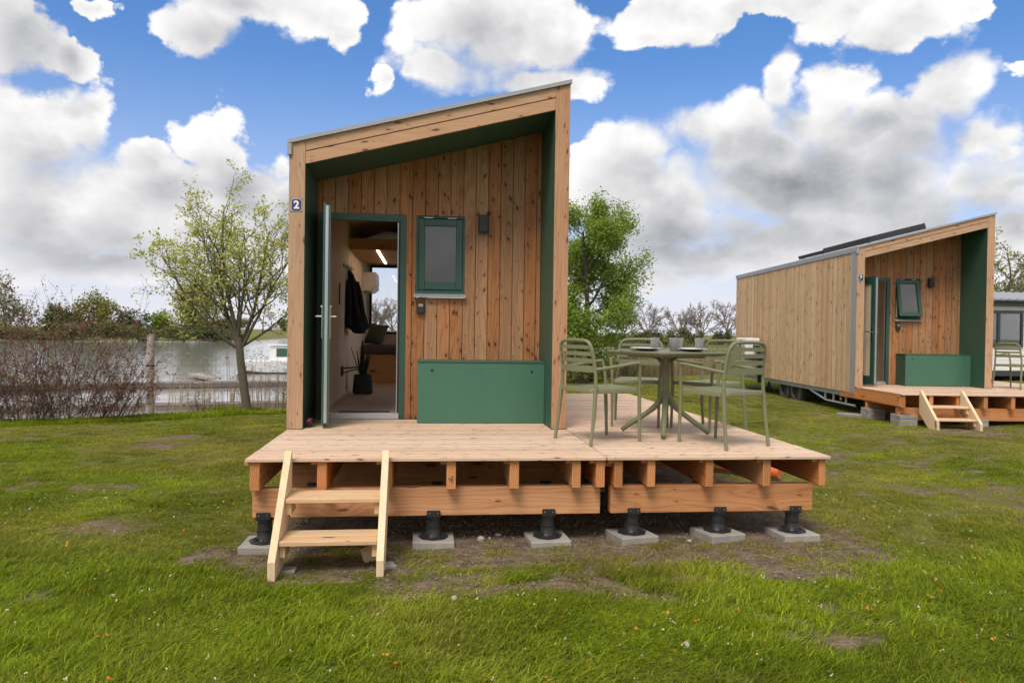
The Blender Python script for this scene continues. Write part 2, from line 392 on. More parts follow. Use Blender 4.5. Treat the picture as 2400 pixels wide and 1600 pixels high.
M['clad'] = wood('facade_cladding', 'z', TH_L, TH_D, 1.5, (10.5, 5.2), .9, .12)
M['clad_back'] = plain('cladding_groove', (.10, .05, .025), .8)
M['side_clad'] = wood('side_cladding', 'z', (.57, .39, .235), (.37, .23, .125), 1.2, (9., 2.6), .7, .20)
M['deck'] = wood('deck_planks', 'x', (.63, .455, .33), (.44, .295, .205), 1.45, (18., 5.), .5, .13, dirt=.3, kcol=(.05, .035, .028))
M['beam_x'] = wood('beam_timber', 'x', (.55, .27, .125), (.38, .15, .060), .6, (9, 2.4), 1.2, .09, kcol=(.12, .05, .02))
M['beam_y'] = wood('joist_timber', 'y', (.60, .28, .12), (.42, .16, .06), .5, (9, 2.4), 1.2, .09, kcol=(.12, .05, .02))
M['end'] = endgrain('joist_end_grain', (.62, .29, .12), (.36, .135, .05))
M['pine_x'] = wood('step_tread_pine', 'x', (.68, .49, .30), (.52, .34, .19), .9, (10, 2.5), .7, .07, dirt=.3)
M['pine_z'] = wood('step_stringer_pine', 'z', (.74, .56, .36), (.60, .42, .25), .35, (6, 1.6), .7, .05)
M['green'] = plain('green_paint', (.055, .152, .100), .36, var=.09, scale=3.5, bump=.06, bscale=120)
M['green_dk'] = plain('green_paint_shaded', (.034, .098, .064), .5, var=.05, scale=2.5)  # same green paint, with the porch recess shade mixed into its colour
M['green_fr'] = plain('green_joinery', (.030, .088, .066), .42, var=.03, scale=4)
M['grey_metal'] = plain('grey_roof_trim', (.34, .35, .37), .45, .3, .08, 9)
M['alu'] = plain('aluminium', (.55, .55, .56), .35, .9, .06, 20)
M['steel'] = plain('stainless_steel', (.62, .62, .60), .25, 1., .05, 20)
M['galv'] = plain('galvanised_steel', (.30, .33, .34), .5, .5, .15, 14)
M['roof'] = plain('roof_membrane', (.07, .075, .08), .8, 0, .15, 5)
M['solar'] = plain('solar_panel', (.035, .037, .042), .35, 0, .1, 5)
M['black'] = plain('black_plastic', (.018, .018, .019), .5, 0, .1, 20)
M['rubber'] = plain('tyre_rubber', (.055, .048, .042), .85, 0, .2, 12, .3, 60)
M['blackmetal'] = plain('black_metal', (.02, .02, .022), .4, .3, .1, 20)
M['chair'] = plain('olive_resin', (.180, .186, .102), .5, 0, .04, 6, .08, 500)
M['table'] = plain('olive_resin_table', (.155, .165, .095), .5, 0, .05, 6, .08, 400)
M['concrete'] = plain('concrete', (.285, .265, .24), .9, 0, .32, 9, .5, 90)
M['plywood'] = wood('interior_plywood', 'z', (.80, .64, .48), (.70, .54, .39), .1, (4, 1.2), .5, .04)
M['ply_o'] = wood('interior_pine', 'x', (.56, .34, .17), (.42, .23, .10), .6, (8, 2.4), .6, .05)
M['vinyl'] = wood('interior_floor', 'y', (.50, .39, .31), (.38, .285, .22), .1, (5, 1), .6, .04)
M['white'] = plain('white_plastic', (.78, .78, .77), .4, 0, .03, 5)
M['jacket'] = plain('black_cloth', (.010, .010, .011), .9, 0, .3, 10, .6, 40)
M['cushion'] = plain('dark_taupe_fabric', (.075, .062, .058), .95, 0, .12, 12, .4, 120)
M['pillow'] = plain('olive_velvet', (.085, .098, .060), .9, 0, .15, 9, .4, 90)
M['pot'] = plain('black_pot', (.02, .021, .021), .6, 0, .15, 12)
M['matrubber'] = plain('door_mat', (.025, .026, .03), .9, 0, .2, 60, .5, 200)
M['pane'] = glass_mat('window_glass', refl=.065)
M['pane_clear'] = glass_mat('clear_window_glass', (.97, .98, .98), .05)
M['blind'] = plain('roller_blind', (.19, .165, .168), .85, 0, .05, 2, .1, 300)
M['lampbody'] = plain('anthracite_metal', (.030, .031, .034), .5, .2, .1, 15)
M['navy'] = plain('navy_enamel', (.018, .022, .115), .2, 0, .05, 8, coat=.5)
M['enamel_white'] = plain('white_enamel', (.80, .80, .80), .25, 0, .03, 8, coat=.5)
M['orange'] = plain('orange_pvc', (.62, .135, .045), .45, 0, .08, 9)
M['pencil'] = plain('pencil_mark', (.09, .05, .03), .8)
M['label'] = plain('pale_label', (.45, .45, .45), .5)
M['red'] = plain('red_plastic', (.45, .03, .03), .5)
M['china'] = plain('white_china', (.80, .80, .79), .15, 0, .02, 5)
M['china_dk'] = plain('grey_china', (.12, .12, .125), .3, 0, .04, 5)
M['siding'] = plain('white_siding', (.80, .79, .79), .6, 0, .05, 3)
M['anthracite'] = plain('anthracite_frame', (.045, .047, .056), .5, 0, .08, 6)
M['curtain'] = plain('net_curtain', (.55, .54, .55), .9, 0, .06, 3)
M['pile'] = wood('mooring_pile', 'z', (.40, .35, .31), (.26, .22, .19), .2, (6, 1.5), 1., .05)
M['jetty'] = wood('jetty_timber', 'x', (.20, .17, .145), (.10, .085, .07), .3, (6, 1.5), 1., .12)
M['bark'] = plain('bark', (.115, .10, .072), .95, 0, .35, 16, .8, 45)
M['bark_dk'] = plain('dark_bark', (.075, .062, .048), .95, 0, .3, 12, .6, 40)
M['bark_far'] = plain('far_bark', (.20, .172, .145), .95, 0, .3, 1.5)
M['twig_red'] = plain('red_brown_twig', (.105, .065, .05), .9, 0, .3, 10)
def lamp_mat():
    m, T, b, o = new_mat('led_strip'); T.n.remove(b)
    e = T.node('ShaderNodeEmission'); e.inputs[0].default_value = (1, .72, .50, 1); e.inputs[1].default_value = 8.0
    T.l.new(e.outputs[0], o.inputs[0]); return m
M['led'] = lamp_mat()
def tumbler():
    m, T, b, o = new_mat('tumbler_glass'); T.n.remove(b)
    co = T.node('ShaderNodeTexCoord').outputs['Object']; x, y, z = T.sep(co)
    a = T.math('ARCTAN2', x, y)
    row = T.math('MULTIPLY', z, 130.)
    bead = T.math('MULTIPLY', T.math('SINE', T.math('MULTIPLY', z, 700.)), T.math('SINE', T.math('MULTIPLY', a, 26.)))
    nrm = T.bump(bead, .9, .004)
    tr = T.node('ShaderNodeBsdfTransparent'); tr.inputs[0].default_value = (.97, .97, .96, 1)
    gl = T.node('ShaderNodeBsdfGlossy'); gl.inputs['Roughness'].default_value = .15; T.put(gl.inputs['Normal'], nrm)
    df = T.node('ShaderNodeBsdfTranslucent'); df.inputs[0].default_value = (.95, .95, .94, 1)
    fr = T.node('ShaderNodeFresnel'); fr.inputs[0].default_value = 1.6; T.put(fr.inputs['Normal'], nrm)
    m1 = T.node('ShaderNodeMixShader'); T.put(m1.inputs[0], T.math('MULTIPLY_ADD', fr.outputs[0], 1.3, .05, clamp=True))
    T.l.new(tr.outputs[0], m1.inputs[1]); T.l.new(gl.outputs[0], m1.inputs[2])
    m2 = T.node('ShaderNodeMixShader'); T.put(m2.inputs[0], T.step(bead, .3, -.5, .25, .7))
    T.l.new(m1.outputs[0], m2.inputs[1]); T.l.new(df.outputs[0], m2.inputs[2])
    T.l.new(m2.outputs[0], o.inputs[0]); return m
M['tumbler'] = tumbler()
M['leaf_young'] = leaf('young_leaf', (.60, .60, .16), (.42, .46, .11), .5)
M['leaf_green'] = leaf('green_leaf', (.33, .42, .07), (.20, .295, .045), .42)
M['leaf_shrub'] = leaf('shrub_leaf', (.24, .29, .055), (.14, .19, .035), .38)
M['leaf_red'] = leaf('red_leaf', (.26, .075, .055), (.15, .045, .038), .35)
M['leaf_bud'] = leaf('yellow_bud', (.40, .32, .09), (.26, .21, .06), .35)
M['leaf_willow'] = leaf('willow_leaf', (.31, .31, .075), (.20, .205, .048), .3)
M['leaf_far'] = leaf('far_leaf', (.165, .19, .06), (.10, .12, .04), .25)
M['leaf_fardk'] = leaf('far_dark_leaf', (.145, .165, .075), (.09, .11, .05), .25)
M['leaf_olive'] = leaf('far_olive_leaf', (.245, .215, .095), (.155, .138, .062), .25)
M['snake'] = leaf('snake_plant_leaf', (.035, .065, .025), (.02, .04, .018), .1)
M['grass'] = leaf('grass_blade', (.290, .360, .012), (.140, .215, .006), .40, .5, .45, (.315, .285, .050))
M['reed'] = leaf('dry_reed', (.42, .31, .19), (.30, .21, .125), .25)
M['plume'] = leaf('reed_plume', (.42, .32, .24), (.30, .22, .165), .3)
M['petal'] = leaf('petal_pale', (.75, .72, .40), (.8, .8, .72), .2, vary=.1)
M['petal_o'] = leaf('petal_orange', (.72, .16, .04), (.75, .36, .05), .2, vary=.1)

# ------------------------------------------------------------------ terrain
def _hash(ix, iy, seed):
    h = (ix * 374761393 + iy * 668265263 + seed * 1442695041) & 0xFFFFFFFF
    h = ((h ^ (h >> 13)) * 1274126177) & 0xFFFFFFFF
    return ((h ^ (h >> 16)) & 0xFFFF) / 65535.0
def vnoise(x, y, seed=0):
    x = np.asarray(x, float); y = np.asarray(y, float)
    ix = np.floor(x).astype(np.int64); iy = np.floor(y).astype(np.int64)
    fx = x - ix; fy = y - iy; fx = fx * fx * (3 - 2 * fx); fy = fy * fy * (3 - 2 * fy)
    a = _hash(ix, iy, seed); b = _hash(ix + 1, iy, seed); c = _hash(ix, iy + 1, seed); d = _hash(ix + 1, iy + 1, seed)
    return (a * (1 - fx) + b * fx) * (1 - fy) + (c * (1 - fx) + d * fx) * fy
def fbm(x, y, seed=0, oct=4):
    s = 0; amp = .5; t = 0
    for k in range(oct):
        s = s + amp * vnoise(x * 2 ** k, y * 2 ** k, seed + k * 17); t += amp; amp *= .5
    return s / t
def sstep(x, a, b):
    t = np.clip((x - a) / (b - a), 0, 1); return t * t * (3 - 2 * t)
BANK_X = [-2000, -60, -12, -5.3, -3.7, -2.0, -1.4, 2.0, 5.5, 8.4, 13, 25, 60, 2000]
BANK_Y = [-700, -22, 2.6, 5.95, 6.75, 7.75, 8.0, 10.5, 16.6, 18.2, 21., 30., 52., 1200]
def bank(x): return np.interp(x, BANK_X, BANK_Y)
FAR_X = [-2000, -140, -80, -58, -40, -31, -26, -20, -12, -8, 4, 20, 60, 2000]
FAR_Y = [300, 70, 85, 96, 104, 108, 330, 380, 330, 108, 103, 99, 97, 400]
def height(x, y):
    x = np.asarray(x, float); y = np.asarray(y, float)
    z = .05 * (fbm(x * .35, y * .35, 3) - .5) + .11 * sstep(x + .15 * y, 6.5, 9.5) * (1 - sstep(x, 60, 90))
    z = z + .035 * (fbm(x * 2.2, y * 2.2, 9) - .5)
    d = y - bank(x) + .5 * (vnoise(x * .7, y * .7, 5) - .5)
    z = z - 1.25 * sstep(d, -.1, 1.6)
    fd = y - np.interp(x, FAR_X, FAR_Y) + 3 * (vnoise(x * .06, y * .06, 8) - .5)
    z = z + 1.45 * sstep(fd, -2., 5.)
    return z
def bare(x, y):
    """trodden, bare earth (1) to lawn (0)"""
    x = np.asarray(x, float); y = np.asarray(y, float)
    n = fbm(x * .9 + 3, y * 1.25, 21, 5); n2 = fbm(x * 3.1, y * 4.2, 33, 4)
    n3 = fbm(x * 8.3, y * 9.5, 44, 3)
    n2 = n2 * .72 + n3 * .28
    b = sstep(n * .58 + n2 * .52, .625, .77) * .85
    # worked soil round the deck foundations
    dx = np.maximum(np.maximum(.2 - x, x - 4.25), 0); dy = np.maximum(np.maximum(-1.75 - y, y - 4.6), 0)
    dd = np.hypot(dx, dy)
    b = np.maximum(b, 1 - sstep(dd + .8 * (n2 - .5), .12, .5))
    dS = np.hypot((x - .65) / .62, (y + 1.95) / .36)
    b = np.maximum(b, 1 - sstep(dS + .5 * (n2 - .5), .8, 1.15))
    # worn lawn between the two cabins and behind the front deck
    band = np.exp(-((x - 6.2) / 2.6) ** 2 - ((y - 1.2) / 3.0) ** 2)
    b = np.maximum(b, .75 * sstep(n2 * .75 + n * .35 + .14 * band, .60, .80) * np.clip(band * 1.6, 0, 1))
    dh = np.exp(-((x - 9.8) / 1.6) ** 2 - ((y - 3.8) / 1.3) ** 2)
    b = np.maximum(b, sstep(n2 * .5 + n * .3 + .45 * dh, .62, .82))
    pt = np.exp(-((x - 2.1) / 1.0) ** 2 - ((y + 2.45) / .35) ** 2) * .24 + np.exp(-((x - 3.6) / .9) ** 2 - ((y + 2.2) / .5) ** 2) * .22
    b = np.maximum(b, sstep(n2 * .6 + n * .4 + pt, .60, .72))
    return np.clip(b, 0, 1)
def lush(x, y):
    """long fresh grass (1) to short dry turf (0)"""
    x = np.asarray(x, float); y = np.asarray(y, float)
    near = 1 - sstep(y, -2.9, -.6)
    n = fbm(x * .8 + 11, y * .8, 51, 4)
    left = sstep(-x, .4, 3.5) * (1 - sstep(y, -.5, 4))
    return np.clip(.95 * near + .55 * left + 1.5 * (n - .52) + .18, 0, 1)
def axis_pts(lo, hi, step, far):
    a = list(np.arange(lo, hi + 1e-6, step)); d = step
    p = hi
    while p < far: d *= 1.28; p += d; a.append(p)
    d = step; p = lo; pre = []
    while p > -far: d *= 1.28; p -= d; pre.append(p)
    return np.array(pre[::-1] + a)
def ground_material():
    m, T, b, o = new_mat('lawn_soil')
    co = T.node('ShaderNodeTexCoord').outputs['Object']
    ba = T.node('ShaderNodeAttribute', attribute_name='bare').outputs['Fac']
    lu = T.node('ShaderNodeAttribute', attribute_name='lush').outputs['Fac']
    n1 = T.noise(co, 7., 6., .65); n2 = T.noise(co, 45., 5., .7); n3 = T.noise(co, 2.1, 4.)
    n4 = T.noise(co, 19., 5., .7)
    soil = T.mix(T.step(n1, .3, .7), (.30, .225, .158), (.13, .094, .065))
    soil = T.mix(T.step(n4, .35, .72, 0., .75), soil, (.10, .073, .052))
    soil = T.mix(T.step(n2, .58, .75), soil, (.30, .25, .19))
    turf = T.mix(n2, (.190, .185, .055), (.110, .122, .030))
    turf = T.mix(T.step(n3, .45, .65), turf, (.170, .172, .042))
    green = T.mix(n2, (.095, .130, .024), (.060, .085, .016))
    c = T.mix(lu, turf, green)
    f = T.math('ADD', ba, T.math('MULTIPLY', T.math('SUBTRACT', n2, .5), .6), clamp=True)
    c = T.mix(T.step(f, .25, .75), c, soil)
    T.put(b.inputs['Base Color'], c); b.inputs['Roughness'].default_value = .95; b.inputs['Specular IOR Level'].default_value = .1
    T.put(b.inputs['Normal'], T.bump(T.math('ADD', n2, T.math('MULTIPLY', T.noise(co, 160., 3.), .4)), .8, .03))
    return m
xs = axis_pts(-8., 15., .1, 2500.); ys = axis_pts(-4.6, 20., .1, 2500.)
GX, GY = np.meshgrid(xs, ys); GZ = height(GX, GY)
nx, ny = len(xs), len(ys)
gme = bpy.data.meshes.new('ground')
gv = np.stack([GX, GY, GZ], -1).reshape(-1, 3)
ii = np.arange(nx * ny).reshape(ny, nx)
gf = np.stack([ii[:-1, :-1], ii[:-1, 1:], ii[1:, 1:], ii[1:, :-1]], -1).reshape(-1, 4)
gme.vertices.add(len(gv)); gme.vertices.foreach_set('co', gv.ravel())
gme.loops.add(gf.size); gme.loops.foreach_set('vertex_index', gf.ravel().astype(np.int32))
gme.polygons.add(len(gf)); gme.polygons.foreach_set('loop_start', np.arange(0, gf.size, 4, dtype=np.int32))
gme.polygons.foreach_set('use_smooth', np.ones(len(gf), bool))
gme.update(calc_edges=True)
for nm, fn in (('bare', bare), ('lush', lush)):
    at = gme.attributes.new(nm, 'FLOAT', 'POINT'); at.data.foreach_set('value', fn(GX, GY).ravel().astype(np.float32))
gme.materials.append(ground_material())
ground = bpy.data.objects.new('ground', gme); COL.objects.link(ground); tag(ground, kind='structure')
def gz(x, y): return float(height(x, y))

def water_material():
    m, T, b, o = new_mat('lake_water')
    co = T.node('ShaderNodeTexCoord').outputs['Object']
    b.inputs['Base Color'].default_value = (.30, .30, .30, 1); b.inputs['Roughness'].default_value = .05
    b.inputs['IOR'].default_value = 1.6; b.inputs['Specular IOR Level'].default_value = .9
    v = T.vmath('MULTIPLY', co, (.55, 1.6, 1))
    n = T.math('ADD', T.noise(v, 1.1, 4., .6), T.math('MULTIPLY', T.noise(v, .13, 2.), 2.))
    T.put(b.inputs['Normal'], T.bump(n, .15, .14))
    return m
MB().add([(-2500, -2500, -.45), (2500, -2500, -.45), (2500, 2500, -.45), (-2500, 2500, -.45)], [[0, 1, 2, 3]]).build('lake_water', water_material())['kind'] = 'structure'
# the lake sheet must not show in front of the bank: the lawn stands above it

# ------------------------------------------------------------------ numerals
def text_mesh(txt, size, depth, name, mat, parent, M4, bold=0.):
    cu = bpy.data.curves.new(name + '_curve', 'FONT'); cu.body = txt; cu.size = size; cu.extrude = depth; cu.offset = bold
    cu.align_x = 'CENTER'; cu.align_y = 'CENTER'
    ob = bpy.data.objects.new(name + '_tmp', cu); COL.objects.link(ob)
    dg = bpy.context.evaluated_depsgraph_get(); me = bpy.data.meshes.new_from_object(ob.evaluated_get(dg))
    bpy.data.objects.remove(ob); bpy.data.curves.remove(cu)
    me.name = name; me.transform(M4); me.materials.clear(); me.materials.append(mat)
    o = bpy.data.objects.new(name, me); COL.objects.link(o); o.parent = parent
    return o
STAND = Matrix.Rotation(math.pi / 2, 4, 'X')     # text in the xz plane, facing -y

# ------------------------------------------------------------------ the cabins
W = 2.55; L = 7.24; REC = .794
def H(x): return ZD + 2.596 + .2588 * x            # roof edge
def cabin(name, loc, rz, numeral, label, door_deg, window_open, side_boards):
    root = empty(name, loc, rz, label, 'cabin', 'tiny cabins on the shore')
    B = lambda: MB()
    # uprights and sloping fascia boards
    for x0, x1 in ((0, .1395), (2.4135, W)):
        B().prism([(x0, ZD), (x1, ZD), (x1, H(x1) - .036), (x0, H(x0) - .036)], 'y', 0, .032).build('post', M['frame_z'], root)
    for a, b in ((-.036, -.128), (-.138, -.245)):
        B().prism([(.142, H(.142) + b), (2.411, H(2.411) + b), (2.411, H(2.411) + a), (.142, H(.142) + a)], 'y', .002, .030).build('fascia_board', M['frame_x'], root)
    # metal roof edge
    t = B().prism([(-.012, H(-.012) - .034), (W + .012, H(W) - .031), (W + .012, H(W) + .004), (-.012, H(-.012) + .001)], 'y', -.022, .028)
    t.box(-.016, .022, -.020, .026, H(0) - .135, H(0) - .036)
    t.prism([(-.012, H(0) - .10), (-.0005, H(0) - .10), (-.0005, H(0) + .0), (-.012, H(0) - .003)], 'y', .030, L + .02)
    t.build('roof_trim', M['grey_metal'], root)
    B().prism([(.0, H(0) - .012), (W, H(W) - .012), (W, H(W) - .004), (.0, H(0) - .004)], 'y', .030, L + .02).build('roof', M['roof'], root)
    B().prism([(.10, H(.10) - .24), (W - .10, H(W - .1) - .24), (W - .10, H(W - .1) - .014), (.10, H(.10) - .014)], 'y', .034, L).build('roof_core', M['clad_back'], root)
    # porch lining
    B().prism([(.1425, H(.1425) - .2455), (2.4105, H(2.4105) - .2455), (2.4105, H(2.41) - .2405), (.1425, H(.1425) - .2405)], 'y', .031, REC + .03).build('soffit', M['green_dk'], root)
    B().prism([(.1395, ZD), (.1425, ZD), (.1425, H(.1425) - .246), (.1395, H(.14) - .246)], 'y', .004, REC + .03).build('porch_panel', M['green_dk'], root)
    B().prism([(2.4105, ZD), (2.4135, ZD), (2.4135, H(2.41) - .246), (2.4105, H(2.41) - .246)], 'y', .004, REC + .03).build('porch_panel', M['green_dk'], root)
    # walls
    zb = ZD - .12
    B().prism([(.022, zb), (.138, zb), (.138, H(.138) - .242), (.022, H(.022) - .05)], 'y', .034, L).build('wall_core', M['clad_back'], root)
    m = B()
    for y0, y1, z0, z1 in ((.034, 1.9, zb, None), (6.9, L, zb, None), (1.9, 6.9, zb, ZD + .75), (1.9, 6.9, ZD + 2.2, None)):
        za, zb_ = (z1, z1) if z1 else (H(2.412) - .25, H(2.528) - .25)
        m.prism([(2.4138, z0), (2.528, z0), (2.528, zb_), (2.4138, za)], 'y', y0, y1)
    m.build('wall_core', M['clad_back'], root)
    added_window = B().box(2.46, 2.47, 1.9, 6.9, ZD + .75, ZD + 2.2).build('window', M['pane_clear'], root)  # unseen side window, added and enlarged to bring daylight into the cabin
    # side cladding: boards of uneven width, one by one on the side in view
    for side, xo in ((0, (0., .020)), (1, (2.530, W))):
        y = .22 if side == 0 else .04; k = 0; joined = B(); rr = random.Random(5 + side)
        while y < L - .03:
            w = rr.choice((.066, .072, .078, .070)); y1 = min(y + w, L - .002)
            zt = H(xo[0]) - .105 if side == 0 else H(W) - .05
            pr = 0.003 * rr.random()
            if side and 1.88 < y1 and y < 6.92:
                for z0, z1 in ((zb, ZD + .73), (ZD + 2.22, zt)): joined.box(xo[0] + pr, xo[1] - pr, y, y1 - .006, z0, z1)
            elif side == 0 and side_boards:
                B().cbox(xo[0] + pr, xo[1], y, y1 - .008, zb, zt, .005).build('cladding_board', M['side_clad'], root)
            else: joined.box(xo[0] + pr, xo[1] - pr, y, y1 - .006, zb, zt)
            y = y1
        if joined.v: tag(joined.build('side_cladding', M['side_clad'], root), kind='stuff')
    t = B().box(-.006, .019, .100, .214, zb - .01, H(0) - .105).box(-.004, .0195, .034, .095, zb - .01, H(0) - .105)
    t.build('corner_flashing', M['grey_metal'], root)
    # rear wall with the big window
    m = B()
    for x0, x1, z0, z1 in ((.139, .19, zb, 9), (2.33, 2.41, zb, 9), (.19, 2.33, zb, ZD + .83), (.19, 2.33, ZD + 2.10, 9)):
        m.prism([(x0, z0), (x1, z0), (x1, min(z1, H(x1) - .25)), (x0, min(z1, H(x0) - .25))], 'y', L - .10, L - .002)
    m.build('rear_wall', M['plywood'], root)
    wr = B()
    for x0, x1, z0, z1 in ((.19, .235, .83, 2.10), (2.285, 2.33, .83, 2.10), (.235, 2.285, .83, .875), (.235, 2.285, 2.055, 2.10), (1.20, 1.245, .875, 2.055)):
        wr.box(x0, x1, L - .095, L - .03, ZD + z0, ZD + z1)
    wr = wr.build('rear_window', M['blackmetal'], root)
    B().box(.235, 1.20, L - .065, L - .06, ZD + .875, ZD + 2.055).build('pane', M['pane_clear'], wr)
    B().box(1.245, 2.285, L - .065, L - .06, ZD + .875, ZD + 2.055).build('pane', M['pane_clear'], wr)
    # inside
    B().prism([(.1428, ZD + .02), (.158, ZD + .02), (.158, H(.15) - .26), (.1428, H(.15) - .26)], 'y', REC + .04, L - .102).build('wall_lining', M['plywood'], root)
    B().box(.159, .168, REC + .10, 5.74, ZD + .023, ZD + .075).build('skirting', M['plywood'], root)
    B().box(.1428, 2.41, REC + .034, L - .102, ZD - .10, ZD + .022).build('cabin_floor', M['vinyl'], root)
    B().prism([(.159, H(.159) - .27), (2.40, H(2.40) - .27), (2.40, H(2.4) - .255), (.159, H(.159) - .255)], 'y', REC + .04, L - .102).build('ceiling', M['plywood'], root)
    B().prism([(1.16, ZD + .022), (1.20, ZD + .022), (1.20, H(1.20) - .275), (1.16, H(1.16) - .275)], 'y', REC + .045, 2.7).build('partition_wall', M['plywood'], root)
    B().box(.16, 1.6, 3.66, 3.70, ZD + 2.015, ZD + 2.165).build('loft_edge', M['ply_o'], root)
    B().box(.16, 2.40, 3.701, 5.86, ZD + 2.02, ZD + 2.05).build('loft_floor', M['ply_o'], root)
    led = B().box(.535, .565, 3.74, 5.84, ZD + 2.012, ZD + 2.0185).build('light_strip', M['led'], root)
    sh = B()
    for x0, x1, z0, z1 in ((.16, 1.3, 2.32, 2.345), (.52, .55, 2.05, 2.32), (.95, .98, 2.05, 2.32), (.16, 1.3, 2.47, 2.5)):
        sh.box(x0, x1, 5.2, 5.6, ZD + z0, ZD + z1)
    sh.build('loft_shelf', M['ply_o'], root)
    B().box(.16, 2.40, 5.75, 7.13, ZD + .023, ZD + .50).build('bench_base', M['ply_o'], root)
    B().cbox(.17, 2.38, 5.70, 7.10, ZD + .502, ZD + .645, .03).build('bench_cushion', M['cushion'], root)
    # facade boards
    J = [.1425, .19, .315, .443, .571, .699, .828, .957, 1.086, 1.216, 1.345, 1.475, 1.605, 1.733, 1.861, 1.988, 2.115, 2.240, 2.362, 2.4103]
    cuts = [(.15, 1.03, ZD - 1, ZD + 2.078), (1.125, 1.625, ZD + 1.235, ZD + 2.075)]
    for a, b in zip(J[:-1], J[1:]):
        xl, xr = a + .0036, b - .0036; z0 = ZD + .003
        zt = lambda x: H(x) - .2475
        full = [(xl, z0), (xr, z0), (xr, zt(xr)), (xl, zt(xl))]; polys = [full]
        for c0, c1, cz0, cz1 in cuts:
            if c1 <= a + 1e-6 or c0 >= b - 1e-6: continue
            low = cz0 < z0
            if c0 <= a + 1e-6 and c1 >= b - 1e-6:
                polys = [[(xl, cz1), (xr, cz1), (xr, zt(xr)), (xl, zt(xl))]] + ([] if low else [[(xl, z0), (xr, z0), (xr, cz0), (xl, cz0)]])
            elif c0 <= a + 1e-6:      # opening eats the left part
                polys = [[(c1, z0), (xr, z0), (xr, zt(xr)), (xl, zt(xl)), (xl, cz1), (c1, cz1)]] if low else [[(xl, z0), (xr, z0), (xr, zt(xr)), (xl, zt(xl)), (xl, cz1), (c1, cz1), (c1, cz0), (xl, cz0)]]
            else:                     # opening eats the right part
                polys = [[(xl, z0), (c0, z0), (c0, cz1), (xr, cz1), (xr, zt(xr)), (xl, zt(xl))]] if low else [[(xl, z0), (xr, z0), (xr, cz0), (c0, cz0), (c0, cz1), (xr, cz1), (xr, zt(xr)), (xl, zt(xl))]]
        for poly in polys: B().prism(poly, 'y', REC, REC + .02).build('facade_board', M['clad'], root)
    fb = B()
    for x0, x1, z0, z1 in ((.1425, .152, ZD, 9), (1.028, 1.127, ZD, 9), (1.623, 2.41, ZD, 9), (.152, 1.028, ZD + 2.076, 9), (1.127, 1.623, ZD, ZD + 1.24), (1.127, 1.623, ZD + 2.07, 9)):
        fb.prism([(x0, z0), (x1, z0), (x1, min(z1, H(x1) - .25)), (x0, min(z1, H(x0) - .25))], 'y', REC + .012, REC + .036)
    fb.build('facade_backing', M['clad_back'], root)
    # door frame, threshold
    f = B()
    for x0, x1, z0, z1 in ((.152, .21, 0.0, 2.075), (.968, 1.028, .0, 2.075), (.21, .968, 2.012, 2.075)):
        f.box(x0, x1, REC + .006, REC + .075, ZD + z0, ZD + z1)
    f = f.build('door_frame', M['green_fr'], root)
    B().box(.948, .966, REC + .02, REC + .07, ZD + .06, ZD + 2.01).build('door_stop', M['black'], f)
    B().box(.9395, .9475, REC + .03, REC + .07, ZD + .06, ZD + 2.0).build('seal_strip', M['alu'], f)
    th = B().box(.21, .968, REC - .035, REC + .09, ZD + .004, ZD + .022).box(.21, .968, REC - .010, REC + .088, ZD + .0225, ZD + .042).box(.21, .968, REC + .02, REC + .086, ZD + .0425, ZD + .058)
    th.build('threshold', M['alu'], root)
    # door leaf on its hinge
    dl = empty('door', (.205, REC - .004, 0), R(-door_deg)); dl.parent = root
    dw, dt = .795, .066
    lf = B()
    for x0, x1, z0, z1 in ((0, .11, .035, 2.045), (dw - .11, dw - .001, .035, 2.045), (.11, dw - .11, .035, .20), (.11, dw - .11, 1.93, 2.045)):
        lf.box(x0, x1, 0, .022, ZD + z0, ZD + z1); lf.box(x0, x1, .046, dt, ZD + z0 + .012, ZD + z1 - .02); lf.box(x0, x1 - (.002 if x1 > .7 else 0), .022, .046, ZD + z0, ZD + z1 - .015)
    lf.build('door_leaf', M['green_fr'], dl)
    B().box(.11, dw - .11, .024, .044, ZD + .20, ZD + 1.93).build('door_pane', M['plywood'], dl)
    B().box(dw - .0015, dw + .004, .020, .046, ZD + .055, ZD + 2.02).build('lock_strip', M['alu'], dl)
    hd = B()
    for s_, y_ in ((-1, 0), (1, dt)):
        hd.box(dw - .075, dw - .045, min(y_, y_ + s_ * .006), max(y_, y_ + s_ * .006), ZD + .82, ZD + 1.12)
        hd.tube([(dw - .06, y_, ZD + 1.02), (dw - .06, y_ + s_ * .055, ZD + 1.02), (dw - .075, y_ + s_ * .062, ZD + 1.02), (dw - .19, y_ + s_ * .062, ZD + 1.02)], .009, 8)
        hd.tube([(dw - .06, y_, ZD + 1.11), (dw - .06, y_ + s_ * .015, ZD + 1.11)], .01, 8)
    hd.build('handle', M['steel'], dl, True)
    # window
    wn = empty('window', (0, 0, 0)); wn.parent = root
    f = B()
    for x0, x1, z0, z1 in ((1.127, 1.147, 1.285, 2.068), (1.603, 1.623, 1.285, 2.068), (1.147, 1.603, 1.285, 1.315), (1.147, 1.603, 2.055, 2.068)):
        f.box(x0, x1, REC + .004, REC + .07, ZD + z0, ZD + z1)
    f.build('window_frame', M['green_fr'], wn)
    B().box(1.147, 1.603, REC + .072, REC + .08, ZD + 1.315, ZD + 2.055).build('window_recess', M['black'], wn)
    sa = empty('sash', (0, REC + .012, ZD + 2.05), 0); sa.parent = wn; sa.rotation_euler = (R(-window_open), 0, 0)
    s_ = B()
    zb0, zt0 = -.728, -.004
